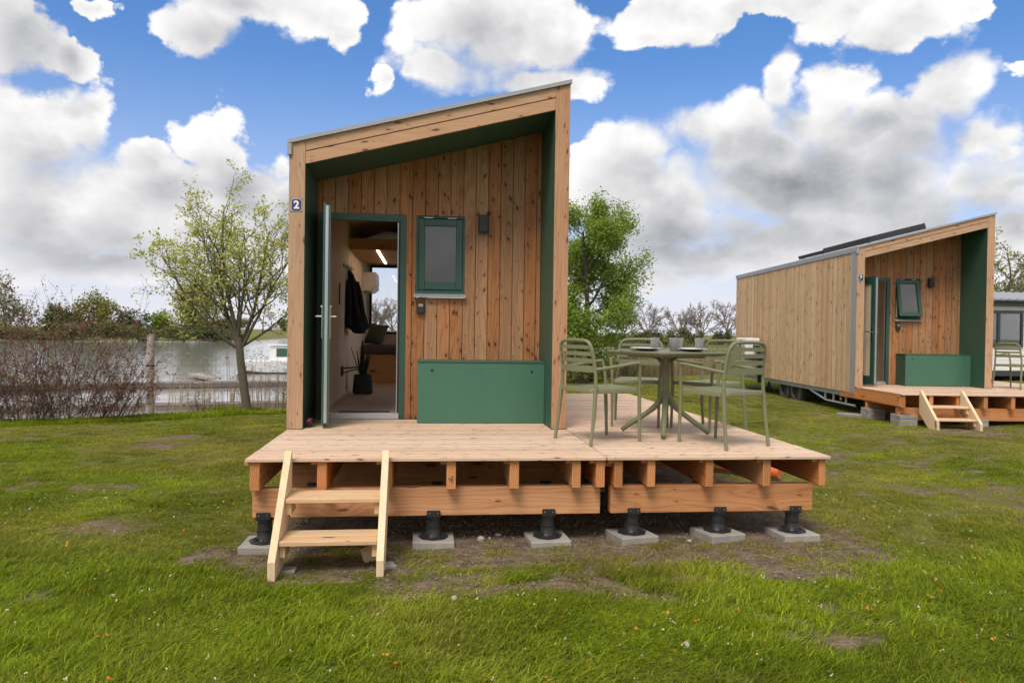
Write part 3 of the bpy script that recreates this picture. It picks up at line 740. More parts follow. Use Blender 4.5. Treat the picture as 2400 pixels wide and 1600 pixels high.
    for x0, x1, z0, z1 in ((1.150, 1.215, zb0, zt0), (1.535, 1.600, zb0, zt0), (1.215, 1.535, zb0, zb0 + .075), (1.215, 1.535, zt0 - .07, zt0)):
        s_.cbox(x0, x1, 0, .05, z0, z1, .004)
    s_.build('sash_frame', M['green_fr'], sa)
    B().box(1.215, 1.535, .022, .026, zb0 + .075, zt0 - .07).build('pane', M['pane'], sa)
    B().box(1.215, 1.535, .034, .038, zb0 + .075, zt0 - .07).build('blind', M['blind'], sa)
    h_ = B()
    for xc in (1.25, 1.49): B().box(xc - .045, xc + .045, REC + .001, REC + .0035, ZD + 2.052, ZD + 2.058).build('hinge', M['alu'], wn)
    si = B().prism([(REC - .055, ZD + 1.240), (REC - .055, ZD + 1.268), (REC + .003, ZD + 1.284), (REC + .003, ZD + 1.252)], 'x', 1.11, 1.64)
    si.build('sill', M['grey_metal'], wn)
    # porch storage bench
    bx = empty('storage_bench'); bx.parent = root
    y0 = .424
    B().box(1.16, 2.408, y0, y0 + .018, ZD + .006, ZD + .592).build('front_panel', M['green'], bx)
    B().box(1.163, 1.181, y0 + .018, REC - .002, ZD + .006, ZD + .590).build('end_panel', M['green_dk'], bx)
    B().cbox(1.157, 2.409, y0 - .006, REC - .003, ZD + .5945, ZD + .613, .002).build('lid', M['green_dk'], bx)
    for x_, z_ in ((1.30, .52), (2.28, .512)):
        B().lathe([(.0, 0), (.011, 0), (.012, .004), (.008, .009), (0.001, .010)], 12, close=False).xform(Matrix.Translation((x_, y0, ZD + z_)) @ Matrix.Rotation(math.pi / 2, 4, 'X')).build('knob', M['black'], bx, True)
    for x_, z_ in ((1.30, .09), (2.28, .09), (1.79, .09), (1.79, .52)):
        B().lathe([(.0, 0), (.008, 0), (.006, .004), (0.001, .005)], 10, close=False).xform(Matrix.Translation((x_, y0, ZD + z_)) @ Matrix.Rotation(math.pi / 2, 4, 'X')).build('screw', M['green'], bx, True)
    # porch lamp, key safe
    B().cbox(1.757, 1.853, REC - .085, REC - .001, ZD + 1.915, ZD + 2.088, .006).box(1.765, 1.845, REC - .075, REC - .02, ZD + 1.905, ZD + 1.914).build('porch_lamp', M['lampbody'], root)
    kb = B().cbox(1.138, 1.222, REC - .048, REC - .001, ZD + 1.075, ZD + 1.198, .010).build('key_safe', M['lampbody'], root)
    B().box(1.158, 1.204, REC - .0495, REC - .0482, ZD + 1.147, ZD + 1.172).build('key_safe_plate', M['label'], kb)
    dsh = B()
    for q in range(5): dsh.box(1.163 + q * .0085, 1.163 + q * .0085 + .0045, REC - .0502, REC - .0496, ZD + 1.151, ZD + 1.160 + .006 * (q % 2))
    dsh.build('key_safe_print', M['black'], kb)
    # house number
    npx, npz, hw, hh = .068, ZD + 2.012, .050, .060
    def badge(hw, hh, c):
        pts = []
        for sx, sz in ((-1, -1), (1, -1), (1, 1), (-1, 1)):
            cx, cz = npx + sx * hw, npz + sz * hh
            arc = [(cx - sx * c * math.cos(t), cz - sz * c * math.sin(t)) for t in (0, R(22), R(45), R(68), R(90))]
            if sx * sz < 0: arc = arc[::-1]
            pts += arc if sx * sz > 0 else arc
        return pts
    pl = B().prism([(npx - hw, npz - hh), (npx + hw, npz - hh), (npx + hw, npz + hh), (npx - hw, npz + hh)], 'y', -.003, -.0005).build('number_plate', M['navy'], root)
    def ordered(hw, hh, c):
        out = []
        for sx, sz, t0 in ((-1, -1, 90), (1, -1, 180), (1, 1, 270), (-1, 1, 0)):
            cx, cz = npx + sx * hw, npz + sz * hh
            for k in range(5):
                t = R(t0 - 22.5 * k); out.append((cx + c * math.cos(t), cz + c * math.sin(t)))
        return out
    B().prism(ordered(hw - .002, hh - .002, .0135), 'y', -.0042, -.003).build('plate_border', M['enamel_white'], pl)
    B().prism(ordered(hw - .0055, hh - .0055, .0135), 'y', -.0052, -.0043).build('plate_field', M['navy'], pl)
    text_mesh(numeral, .098, .0008, 'numeral', M['enamel_white'], pl, Matrix.Translation((npx, -.0062, npz)) @ STAND, .0035)
    for sx in (-1, 1):
        for sz in (-1, 1):
            B().lathe([(.0, 0), (.004, 0), (.003, .002), (.0005, .0025)], 8, close=False).xform(Matrix.Translation((npx + sx * (hw - .007), -.0033, npz + sz * (hh - .007))) @ Matrix.Rotation(math.pi / 2, 4, 'X')).build('plate_screw', M['steel'], pl)
    # running gear
    ch = B().box(.03, .09, .10, L - .1, ZD - .205, ZD - .125).box(W - .09, W - .03, .10, L - .1, ZD - .205, ZD - .125)
    for y_ in (.1, 1.2, 2.2, 4.6, 6.0, 7.1): ch.box(.0905, W - .0905, y_, y_ + .05, ZD - .20, ZD - .13)
    ch.build('chassis', M['galv'], root)
    tr = B()
    for a, b in (((.05, 2.15, ZD - .21), (.05, 1.35, ZD - .36)), ((.05, 1.35, ZD - .36), (.05, .08, ZD - .36)), ((.05, 1.38, ZD - .2), (.05, 1.38, ZD - .36)), ((.05, 1.0, ZD - .2), (.05, 1.0, ZD - .36)), ((.05, .45, ZD - .2), (.05, .45, ZD - .36))):
        tr.tube([a, b], .022, 4)
    tr.build('truss', M['galv'], root)
    gzz = loc[2]
    for y_ in (3.02, 3.72):
        wh = empty('wheel', (.16, y_, .32 - gzz)); wh.parent = root
        rt = Matrix.Rotation(math.pi / 2, 4, 'Y')
        MB().lathe([(.185, -.09), (.27, -.095), (.305, -.075), (.315, -.04), (.315, .04), (.305, .075), (.27, .095), (.185, .09)], 28, close=False).xform(rt).build('tyre', M['rubber'], wh, True)
        rim = MB().lathe([(.185, -.09), (.175, -.075), (.165, -.03), (.06, -.02), (.05, -.05), (.0, -.05)], 24, close=False)
        for q in range(5):
            a = q * 2 * math.pi / 5
            rim.tube([(.04 * math.cos(a), .04 * math.sin(a), -.055), (.17 * math.cos(a), .17 * math.sin(a), -.072)], .016, 6)
        rim.xform(rt).build('rim', M['lampbody'], wh, True)
    for y_, z_ in ((2.45, ZD - .16), (.62, ZD - .28)):
        B().lathe([(.0, 0), (.028, 0), (.026, .012), (.0, .014)], 12, close=False).xform(Matrix.Translation((.022, y_, z_)) @ Matrix.Rotation(-math.pi / 2, 4, 'Y')).build('reflector', M['orange'], root, True)
    jk = B().tube([(.3, 5.35, ZD - .2), (.3, 5.35, .10 - gzz)], .035, 8)
    for sx, sy in ((-1, 0), (1, 0), (0, 1), (0, -1)): jk.tube([(.3, 5.35, .36 - gzz), (.3 + .12 * sx, 5.35 + .16 * sy, .05 - gzz)], .02, 6)
    jk.build('stabiliser_leg', M['black'], root)
    return root

cab2 = cabin('tiny_cabin', (0, 0, 0), 0, '2', 'timber cabin with number 2 plate, open door, right behind the deck steps', 82.8, 0, False)
C3 = (9.128, 6.178, -.02); A3 = -.1012
cab3 = cabin('tiny_cabin', C3, A3, '3', 'timber cabin with number 3 plate and solar panels, farther away on the right', 80, 13, True)

# solar panels on the far cabin's roof
def solar(y0, y1, hgt):
    x0, x1, x2 = .78, 1.9, 1.9
    a = (x0, H(x0) + .012); b = (x1, H(x1) + .012)
    m = MB().prism([a, b, (b[0] - .03, b[1] + hgt), (a[0] - .03, a[1] + hgt)], 'y', y0, y1)
    o = m.build('solar_panel', M['solar'], cab3)
    lg = MB()
    for y_ in (y0 + .12, y1 - .12):
        lg.tube([(x1 - .05, y_, H(x1)), (x1 - .05, y_, H(x1) + .02)], .014, 6); lg.tube([(x0 + .05, y_, H(x0)), (x0 + .05, y_, H(x0) + .02)], .014, 6)
    lg.build('panel_leg', M['alu'], o)
solar(1.13, 3.3, .115); solar(3.34, 4.75, .08)

# ------------------------------------------------------------------ decks
def deck(name, loc, rz, label, x0, x1, y0, y1, joists, beam, beams_y, seed, notch=None, marks=None, side_joist=False):
    root = empty(name, loc, rz, label, 'deck', 'timber decks'); rr = random.Random(seed)
    y = y0; first = True
    while y < y1 - .02:
        w = .143; ye = min(y + w, y1)
        xa, xb = x0, x1
        if notch and y + .07 > notch[2]: xa, xb = notch[0], notch[1]
        MB().cbox(xa + rr.uniform(0, .003), xb - rr.uniform(0, .003), y, ye - .008, ZD - .024 + rr.uniform(-.0012, .0012), ZD + rr.uniform(-.0012, .0012), .003, ends='x').build('deck_plank', [M['deck'], M['end']], root)
        y += w
    for k, (a, b) in enumerate(joists):
        j = MB().cbox(a, b, y0 + .022 + rr.uniform(0, .01), y1 - .03, ZD - .232 + rr.uniform(0, .004), ZD - .0255, .004, ends='y').build('joist', [M['beam_y'], M['end']], root)
        if marks and k == marks[0]:
            text_mesh(marks[1], .075, .0003, 'pencil_numeral', M['pencil'], j, Matrix.Translation(((a + b) / 2 - .002, y0 + .0205, ZD - .155)) @ STAND @ Matrix.Rotation(R(-8), 4, 'Z'), -.0012)
        MB().box(a - .045, a - .002, y0 + .05, y0 + .095, ZD - .052, ZD - .0255).build('cleat', M['beam_x'], root)
    for yb in beams_y:
        MB().cbox(beam[0], beam[1], yb, yb + .085, ZD - .442, ZD - .2345, .005, ends='x').build('beam', [M['beam_x'], M['end']], root)
    return root
LJ = [(.035, .101), (.491, .559), (.945, 1.012), (1.398, 1.464), (1.852, 1.919), (2.31, 2.373), (2.486, 2.553)]
RJ = [(2.625, 2.687), (2.873, 2.934), (3.319, 3.378), (3.766, 3.825), (4.206, 4.261)]
deckL = deck('wooden_deck', (0, 0, 0), 0, 'left deck section with steps, in front of the number 2 cabin door', .008, 2.557, -1.6, REC - .04, LJ, (.03, 2.545), (-1.47, -.42), 3, (.1445, 2.4085, .0), (3, '4'))
deckR = deck('wooden_deck', (0, 0, 0), 0, 'right deck section carrying the olive table and four chairs', 2.562, 4.283, -1.6, 4.1, RJ, (2.622, 4.215), (-1.47, .35, 2.2, 3.75), 4)
d3 = deck('wooden_deck', C3, A3, 'deck with its own steps in front of the number 3 cabin', .008, 2.557, -1.6, REC - .04, LJ, (.03, 2.545), (-1.47, -.42), 5, (.1445, 2.4085, .0))
d3r = deck('wooden_deck', C3, A3, 'deck section at the right edge of the photo, beside cabin 3', 2.562, 4.283, -1.6, 3.2, RJ, (2.622, 4.215), (-1.47, .35, 2.2), 6)
# blocking between the two front sections, back joist seen through the bays
MB().cbox(2.557, 2.621, -1.50, -1.44, ZD - .085, ZD - .027, .003).build('blocking', M['beam_x'], deckR)
MB().cbox(.103, .489, -.30, -.25, ZD - .22, ZD - .027, .003).build('blocking', M['beam_x'], deckL)
MB().cbox(.012, .035 - .001, -1.56, REC - .2, ZD - .21, ZD - .0255, .003).build('rim_board', M['beam_y'], d3)

# ------------------------------------------------------------------ pedestals and slabs
def pedestal_proto():
    root = empty('deck_pedestal')
    def wavy(k, n, r_, z_): return 1 + (.04 * math.cos(8 * 2 * math.pi * k / n) if r_ > .085 else 0)
    MB().lathe([(.105, 0), (.105, .006), (.082, .010), (.060, .012), (.054, .02), (.053, .085), (.058, .087), (.058, .095), (.050, .097), (.049, .165), (.066, .167), (.066, .175), (.049, .177), (.049, .190)], 32, rf=wavy).build('screw_tube', M['black'], root, True)
    rb = MB()
    for k in range(8):
        a = k * math.pi / 4
        rb.add([(.05 * math.cos(a), .05 * math.sin(a), .012), (.095 * math.cos(a), .095 * math.sin(a), .011), (.05 * math.cos(a), .05 * math.sin(a), .034),
                (.05 * math.cos(a + .06), .05 * math.sin(a + .06), .012), (.095 * math.cos(a + .03), .095 * math.sin(a + .03), .011), (.05 * math.cos(a + .06), .05 * math.sin(a + .06), .034)], [[0, 1, 2], [5, 4, 3], [1, 4, 5, 2], [0, 3, 4, 1]])
    rb.build('rib', M['black'], root)['kind'] = 'stuff'
    br = MB().cbox(-.048, .048, -.062, -.052, .178, .232, .002).build('bracket', M['black'], root)
    for sx in (-.03, .03):
        MB().lathe([(.0, 0), (.006, 0), (.004, .003), (.0005, .0035)], 8, close=False).xform(Matrix.Translation((sx, -.062, .208)) @ Matrix.Rotation(math.pi / 2, 4, 'X')).build('bolt', M['steel'], br)
    return root
pp = None
def pier(x, y, rz, ztop, lab, thick=.064, sz=.30, n=1, Mw=None, dx=0., dy=0.):
    """concrete slab(s) on the soil and a screw pedestal up to the beam"""
    global pp
    p = (Mw @ Vector((x, y, 0))) if Mw else Vector((x, y, 0))
    g = gz(p.x, p.y); rr = random.Random(int(1000 * (x + 7 * y)) & 0xffff)
    h = sz / 2
    for k in range(n):
        z0 = g - .012 + k * (thick + .001)
        if n == 1: z0 += (sink := rr.uniform(-.016, .004))
        s_ = MB().cbox(-h, h, -h, h, 0, thick, .006).build('concrete_slab', M['concrete'], None)
        s_.location = (p.x + dx, p.y + dy, z0); s_.rotation_euler = (R(rr.uniform(-1.2, 1.2)), R(rr.uniform(-1, 1)), rz + R(rr.uniform(-3, 3)) * (k > 0))
        tag(s_, 'concrete slab %s' % (lab if n == 1 else lab + (', %s in stack' % ('lowest', 'middle', 'top')[k])), 'slab', 'concrete slabs under the decks')
    zt = g - .012 + n * (thick + .001) + .004 + (sink if n == 1 else 0)
    if pp is None: o = pp = pedestal_proto()
    else: o = copy_tree(pp)
    o.location = (p.x, p.y, zt); o.rotation_euler = (0, 0, (A3 if Mw else 0))
    o.scale = (1, 1, (ztop - zt + .042) / .232)
    tag(o, 'black pedestal %s' % lab, 'pedestal', 'deck pedestals')
BT = ZD - .442
for x, y, rz, lab in ((.11, -1.428, R(-2), 'at the left end of the front beam, behind the steps'), (1.31, -1.428, 0, 'just right of the steps'), (2.155, -1.428, R(4), 'left of the gap between the beams'),
                      (2.80, -1.428, R(12), 'right of the gap between the beams'), (3.47, -1.428, R(14), 'second from the right front end'), (4.07, -1.428, R(6), 'at the right end of the front beam')):
    pier(x, y, rz, BT, lab)
for x, y, rz, lab in ((.30, -.37, R(5), 'farther back behind the steps'), (1.35, -.37, 0, 'farther back under the left deck section'), (2.3, -.37, R(-6), 'farther back near the gap'),
                      (2.85, .40, 0, 'under the middle of the right deck section, left'), (4.02, .40, R(8), 'under the middle of the right deck section, right'), (4.02, 2.25, R(8), 'under the rear part of the right deck section')):
    pier(x, y, rz, BT, lab)
M3 = Matrix.Translation(C3) @ Matrix.Rotation(A3, 4, 'Z')
pier(.16, -.37, A3, BT - .02, 'under the near left corner of cabin 3', n=3, Mw=M3)
pier(.16, -1.42, A3, BT - .02, 'below the front left corner of the cabin 3 deck', n=3, Mw=M3)
pier(1.35, -1.40, A3, BT - .02, 'behind the cabin 3 steps', n=2, Mw=M3)
pier(2.40, -1.40, A3, BT - .02, 'under the cabin 3 deck near the right edge', n=2, Mw=M3)
s_ = MB().cbox(-.2, .2, -.15, .15, 0, .05, .006).build('concrete_slab', M['concrete'], None)
p_ = M3 @ Vector((-.14, -.15, 0)); s_.location = (p_.x, p_.y, gz(p_.x, p_.y) - .01); s_.rotation_euler = (0, R(2), A3 + .2)
tag(s_, 'loose concrete slab lying flat left of the cabin 3 slab stack', 'slab')

# ------------------------------------------------------------------ steps
def steps(loc, rz, label, xl, xr, yf, zg, yt=-1.62):
    root = empty('wooden_steps', loc, rz, label, 'steps', 'wooden steps up to the decks')
    zt = ZD + .062; d = .045
    for x in (xl, xr - d):
        poly = [(yf, zg), (yf + .24, zg), (yt, ZD - .30), (yt, zt - .004), (yt - .012, zt), (yt - .03, zt - .004), (yf, zg + .115)]
        MB().prism([(p[0], p[1]) for p in poly], 'x', x, x + d).build('stringer', M['pine_z'], root)
    def yat(z):          # front edge of the stringer at height z
        t = (z - zg - .115) / (zt - .004 - zg - .115); return yf + t * (yt - .03 - yf)
    h = (ZD - zg) / 3
    for z in (zg + h * .97, zg + 2 * h):
        y0 = yat(z) + .012
        for k in range(2):
            MB().cbox(xl + d + .002, xr - d - .002, y0 + k * .148, y0 + k * .148 + .144, z - .028, z, .003, ends='x').build('tread', [M['pine_x'], M['end']], root)
        for x in (xl + d + .001, xr - d - .037):
            MB().cbox(x, x + .036, y0 + .03, y0 + .20, z - .11, z - .0285, .002).build('cleat', M['pine_x'], root)
    return root
steps((0, 0, 0), 0, 'big pale pine steps in the foreground, below the number 2 plate', .285, .992, -2.20, gz(.6, -2.2) + .005)
steps(C3, A3, 'small pale pine steps of the farther deck on the right', .30, 1.02, -2.15, gz(9.7, 4.0) + .005)
b_ = MB().cbox(-.05, .05, -.03, .03, -.05, .06, .003).build('wood_block', M['pine_z'], None, loc=(.885, -1.82, gz(.88, -1.82) + .03)); b_.rotation_euler = (R(6), R(-14), R(20))
tag(b_, 'small wooden wedge block on the soil behind the right stringer', 'wood block')
b_ = MB().cbox(-.045, .045, -.05, .05, 0, .03, .004).build('paving_stone', M['concrete'], None, loc=(.375, -1.98, gz(.37, -1.98) - .012))
tag(b_, 'small grey paving stone behind the left stringer foot', 'stone')
b_ = MB().cbox(-.05, .05, -.05, .05, 0, .035, .004).build('paving_stone', M['concrete'], None, loc=(1.005, -1.98, gz(1.0, -1.98) - .014)); b_.rotation_euler = (0, 0, .3)
tag(b_, 'small grey paving stone beside the right stringer foot', 'stone')
# orange drain pipe under the right deck
pipe = MB().tube([(4.1, 1.75, .07), (4.6, 1.2, .075), (5.02, .72, .08)], .062, 16).build('drain_pipe', M['orange'], None, True)
tag(pipe, 'orange plastic drain pipe lying on the ground behind the rightmost joist bay', 'pipe')

# ------------------------------------------------------------------ table and chairs
def smooth_path(pts, n=4):
    P_ = [Vector(p) for p in pts]; out = []
    for i in range(len(P_) - 1):
        p0 = P_[max(i - 1, 0)]; p1 = P_[i]; p2 = P_[i + 1]; p3 = P_[min(i + 2, len(P_) - 1)]
        for k in range(n):
            t = k / n
            out.append(.5 * ((2 * p1) + (p2 - p0) * t + (2 * p0 - 5 * p1 + 4 * p2 - p3) * t * t + (3 * p1 - p0 - 3 * p2 + p3) * t ** 3))
    return out + [P_[-1]]
def rounded_rect(hx, hy, r_, n=5):
    out = []
    for cx, cy, a in ((hx - r_, hy - r_, 0), (-hx + r_, hy - r_, 90), (-hx + r_, -hy + r_, 180), (hx - r_, -hy + r_, 270)):
        for k in range(n + 1):
            t = R(a + 90 * k / n); out.append((cx + r_ * math.cos(t), cy + r_ * math.sin(t)))
    return out
def chair_proto():
    """faces +x"""
    root = empty('armchair'); C = M['chair']
    for s in (-1, 1):
        MB().tube(smooth_path([(-.275, .252 * s, 0), (-.245, .246 * s, .22), (-.225, .238 * s, .44)]), [.0138] * 4 + [.016] * 5, 10, flat=1.15).build('leg', C, root, True)
        MB().tube(smooth_path([(.255, .222 * s, 0), (.247, .224 * s, .22), (.240, .226 * s, .43)]), [.0130] * 4 + [.0155] * 5, 10, flat=1.1).build('leg', C, root, True)
        MB().tube(smooth_path([(.240, .226 * s, .42), (.238, .232 * s, .52), (.222, .245 * s, .632), (.195, .251 * s, .655), (.0, .252 * s, .632), (-.17, .243 * s, .612), (-.228, .232 * s, .606)]), [.0145] * 25, 10, flat=.95).build('armrest', C, root, True)
    MB().tube(smooth_path([(-.225, -.238, .43), (-.222, -.234, .54), (-.232, -.226, .66), (-.252, -.216, .77), (-.262, -.185, .822), (-.266, -.13, .838), (-.268, 0, .842), (-.266, .13, .838), (-.262, .185, .822), (-.252, .216, .77), (-.232, .226, .66), (-.222, .234, .54), (-.225, .238, .43)]), .0148, 10).build('back_frame', C, root, True)
    for z, h, x in ((.786, .015, -.254), (.732, .016, -.245), (.676, .017, -.236), (.608, .026, -.228)):
        m = MB(); n = 10; vs = []
        for i in range(n + 1):
            y = -.222 + .444 * i / n; cx = x - .018 * (1 - (y / .222) ** 2)
            for dx, dz in ((-.007, -h), (.007, -h), (.007, h), (-.007, h)): vs.append((cx + dx, y, z + dz))
        fs = [[i * 4 + k, i * 4 + (k + 1) % 4, (i + 1) * 4 + (k + 1) % 4, (i + 1) * 4 + k] for i in range(n) for k in range(4)]
        m.add(vs, fs).build('back_slat', C, root, True)
    # dished seat with a turned-down rim
    o = rounded_rect(.252, .232, .05, 6); m = MB(); rings = []
    for sc, z in ((.90, -.035), (1.0, -.030), (1.0, -.004), (.985, .004), (.95, .006), (.88, .002), (.6, -.005), (.25, -.008)):
        rings.append([(x * sc - .0, y * sc, .438 + z - .010 * math.cos(x * 6) + .018 * max(0, x) ** 1 * 0 + .012 * (x / .25) ** 2) for x, y in o])
    k = len(o); vs = [p for r_ in rings for p in r_]
    fs = [[i * k + j, i * k + (j + 1) % k, (i + 1) * k + (j + 1) % k, (i + 1) * k + j] for i in range(len(rings) - 1) for j in range(k)]
    fs.append([(len(rings) - 1) * k + j for j in range(k)]); fs.append([j for j in range(k)][::-1])
    m.add(vs, fs).build('seat', C, root, True)
    return root
ch0 = chair_proto()
def put_chair(o, x, y, deg, z, label, group='olive armchairs round the table'):
    o.location = (x, y, z); o.rotation_euler = (0, 0, R(deg)); tag(o, label, 'chair', group); return o
put_chair(ch0, 2.70, -.73, 24.5, ZD + .002, 'olive armchair nearest the cabin post, left front of the table')
put_chair(copy_tree(ch0), 3.67, -.98, 117, ZD + .002, 'olive armchair at the right front of the table, nearest the camera')
put_chair(copy_tree(ch0), 3.93, .02, 212, ZD + .002, 'olive armchair behind the right front chair, far right side of the table')
put_chair(copy_tree(ch0), 3.345, .37, 249, ZD + .002, 'olive armchair at the far left side of the table, behind the glasses')
_p = M3 @ Vector((3.02, .06, 0))
put_chair(copy_tree(ch0), _p.x, _p.y, 20, ZD - .018, 'olive armchair on the far deck at the right edge of the photo', 'olive armchairs by cabin 3')
# pedestal table
TC = (3.385, -.385); TA = R(-20)
tb = empty('pedestal_table', (TC[0], TC[1], ZD + .002), TA, 'olive square pedestal table with rounded corners set for a meal', 'table')
o_ = rounded_rect(.40, .40, .075, 8); o_ = [(x * math.cos(R(45)) - y * math.sin(R(45)), x * math.sin(R(45)) + y * math.cos(R(45))) for x, y in o_]
m = MB(); rings = [(.86, .708), (.90, .712), (.985, .722), (1.0, .730), (1.0, .742), (.99, .747), (.97, .748)]
k = len(o_); vs = [(x * s, y * s, z) for s, z in rings for x, y in o_]
fs = [[i * k + j, i * k + (j + 1) % k, (i + 1) * k + (j + 1) % k, (i + 1) * k + j] for i in range(len(rings) - 1) for j in range(k)] + [[(len(rings) - 1) * k + j for j in range(k)], [j for j in range(k)][::-1]]
m.add(vs, fs).build('tabletop', M['table'], tb, True)
cl = MB().lathe([(.035, .27), (.037, .33), (.035, .5), (.038, .62), (.050, .68), (.09, .707)], 20).build('column', M['table'], tb, True)
for q in range(4):
    a = q * math.pi / 2; c_, s_ = math.cos(a), math.sin(a)
    pth = [(.015, .40), (.035, .33), (.075, .265), (.135, .208), (.205, .155), (.30, .088), (.385, .024)]
    MB().tube(smooth_path([(x * c_, x * s_, z) for x, z in pth], 4), [.022] * 4 + [.027] * 8 + [.024] * 8 + [.021] * 5, 10).build('leg', M['table'], tb, True)
    pth = [(.018, .56), (.034, .63), (.075, .680), (.14, .698), (.34, .702)]
    MB().tube(smooth_path([(x * c_, x * s_, z) for x, z in pth], 4), [.018] * 8 + [.016] * 9, 8, flat=.8).build('bracket_arm', M['table'], tb, True)
# table setting
TT = ZD + .7505
def on_table(u_, v_):
    return (TC[0] + u_, TC[1] + v_)
plate_prof = [(.0, .001), (.075, .001), (.08, .004), (.118, .016), (.125, .019), (.118, .019), (.08, .008), (.0, .006)]
pl0 = None
for (u_, v_, lab) in ((-.21, -.10, 'white dinner plate at the left front of the olive table'), (.17, -.20, 'white dinner plate at the right front of the olive table'), (-.14, .22, 'white dinner plate at the far left of the olive table'), (.24, .12, 'white dinner plate at the far right of the olive table')):
    e = empty('dinner_plate', (*on_table(u_, v_), TT), 0, lab, 'plate', 'plates on the table')
    MB().lathe([(.0, .0005), (.055, .0005), (.075, .006), (.098, .016), (.102, .018), (.095, .018), (.06, .009), (.0, .008)], 28, close=False).build('bowl', M['china_dk'], e, True)
    MB().lathe([(.0, .0185), (.08, .0185), (.128, .024), (.132, .026), (.128, .0275), (.08, .0215), (.0, .0212)], 32, close=False).build('plate_rim', M['china'], e, True)
gp = [(.0, .001), (.030, .001), (.032, .006), (.036, .06), (.0425, .118), (.0405, .118), (.034, .06), (.030, .014), (.0, .012)]
for (u_, v_, lab) in ((-.075, .10, 'beaded clear tumbler standing on the left of the table'), (.075, .02, 'beaded clear tumbler left of the middle pair on the table'), (.135, .06, 'beaded clear tumbler right of the middle pair on the table'), (.33, .06, 'beaded clear tumbler standing farthest right on the table')):
    g_ = MB().lathe(gp, 32, close=False).build('tumbler', M['tumbler'], None, True, (*on_table(u_, v_), TT)); tag(g_, lab, 'glass', 'tumblers on the table')
for (u_, v_, a, lab) in ((-.06, -.22, 15, 'steel knife lying right of the left front plate'), (-.36, -.02, 20, 'steel fork lying left of the left front plate'), (.33, -.14, -60, 'steel knife lying right of the right front plate'), (.02, -.27, -60, 'steel fork lying left of the right front plate')):
    m = MB().cbox(-.10, .02, -.006, .006, 0, .004, .0015)
    if 'knife' in lab: m.prism([(.0205, -.007), (.10, -.009), (.11, 0), (.0205, .007)], 'z', .0005, .003)
    else:
        m.prism([(.0205, -.004), (.055, -.011), (.065, -.011), (.065, .011), (.055, .011), (.0205, .004)], 'z', .0005, .003)
        for q in (-.009, -.003, .003, .009): m.box(.0655, .10, q - .0016, q + .0016, .0008, .0028)
    o = m.build('knife' if 'knife' in lab else 'fork', M['steel'], None, False, (*on_table(u_, v_), TT)); o.rotation_euler = (0, 0, R(a)); tag(o, lab, 'cutlery', 'cutlery on the table')

# ------------------------------------------------------------------ things inside cabin 2
# jacket on a hook: folds hang from one point
m = MB(); n = 26; rows = []
prof = [(1.705, .022, .03), (1.66, .045, .06), (1.60, .055, .075), (1.52, .075, .11), (1.40, .095, .15), (1.25, .11, .18), (1.10, .13, .20), (.98, .145, .215), (.90, .15, .22)]
for z, dx, dy in prof:
    r_ = []
    for k_ in range(n):
        w = 2 * math.pi * k_ / n; f = 1 + (.16 * math.sin(6 * w + 2.5 * z) + .08 * math.sin(11 * w)) * min(1, (1.75 - z) * 2.5)
        zz = z + (.05 * math.sin(2 * w + 1) if z < .95 else 0)
        r_.append((.165 + dx * (1 + .92 * math.cos(w) * f), 3.45 + .05 * (1.7 - z) + dy * math.sin(w) * f, ZD + zz))
    rows.append(r_)
vs = [p for r_ in rows for p in r_]
fs = [[i * n + k_, i * n + (k_ + 1) % n, (i + 1) * n + (k_ + 1) % n, (i + 1) * n + k_] for i in range(len(rows) - 1) for k_ in range(n)] + [list(range(n)), [(len(rows) - 1) * n + k_ for k_ in range(n)][::-1]]
jk = empty('jacket', (0, 0, 0), 0, 'black jacket hanging on the inner wall of cabin 2', 'jacket')
m.add(vs, fs).build('body', M['jacket'], jk, 'all')
MB().tube(smooth_path([(.30, 3.44, ZD + 1.55), (.335, 3.42, ZD + 1.38), (.37, 3.40, ZD + 1.15), (.385, 3.40, ZD + .86)]), [.03, .035, .04, .045, .048, .05, .05, .05, .052, .052, .052, .052, .05], 10, flat=.8).build('sleeve', M['jacket'], jk, True)
MB().tube(smooth_path([(.19, 3.36, ZD + 1.56), (.21, 3.30, ZD + 1.35), (.215, 3.28, ZD + 1.12), (.205, 3.28, ZD + .93)]), [.03, .035, .04, .042, .044, .045, .045, .045, .045, .045, .045, .045, .043], 10, flat=.8).build('sleeve', M['jacket'], jk, True)
ck = MB().box(.1585, .17, 3.0, 3.9, ZD + 1.72, ZD + 1.76)
for y_ in (3.05, 3.25, 3.45, 3.65, 3.85): ck.tube([(.17, y_, ZD + 1.74), (.205, y_, ZD + 1.735), (.215, y_, ZD + 1.76)], .006, 6)
ck.build('coat_rail', M['blackmetal'], cab2)
MB().cbox(.1585, .176, 2.56, 2.585, ZD + 1.21, ZD + 1.48, .003).build('pull_bar', M['blackmetal'], cab2)
sr = empty('shoe_rack', (0, 0, 0), 0, 'black fold-out wire rack on the inner wall beside the plant pot', 'rack')
MB().box(.1585, .166, 2.86, 3.12, ZD + .30, ZD + .43).build('wall_plate', M['blackmetal'], sr)
for y_ in (2.88, 3.10):
    MB().tube([(.166, y_, ZD + .40), (.36, y_, ZD + .42), (.37, y_, ZD + .40), (.166, y_, ZD + .34)], .006, 6).build('wire_arm', M['blackmetal'], sr)
MB().tube([(.365, 2.88, ZD + .412), (.365, 3.10, ZD + .412)], .006, 6).build('wire_arm', M['steel'], sr)
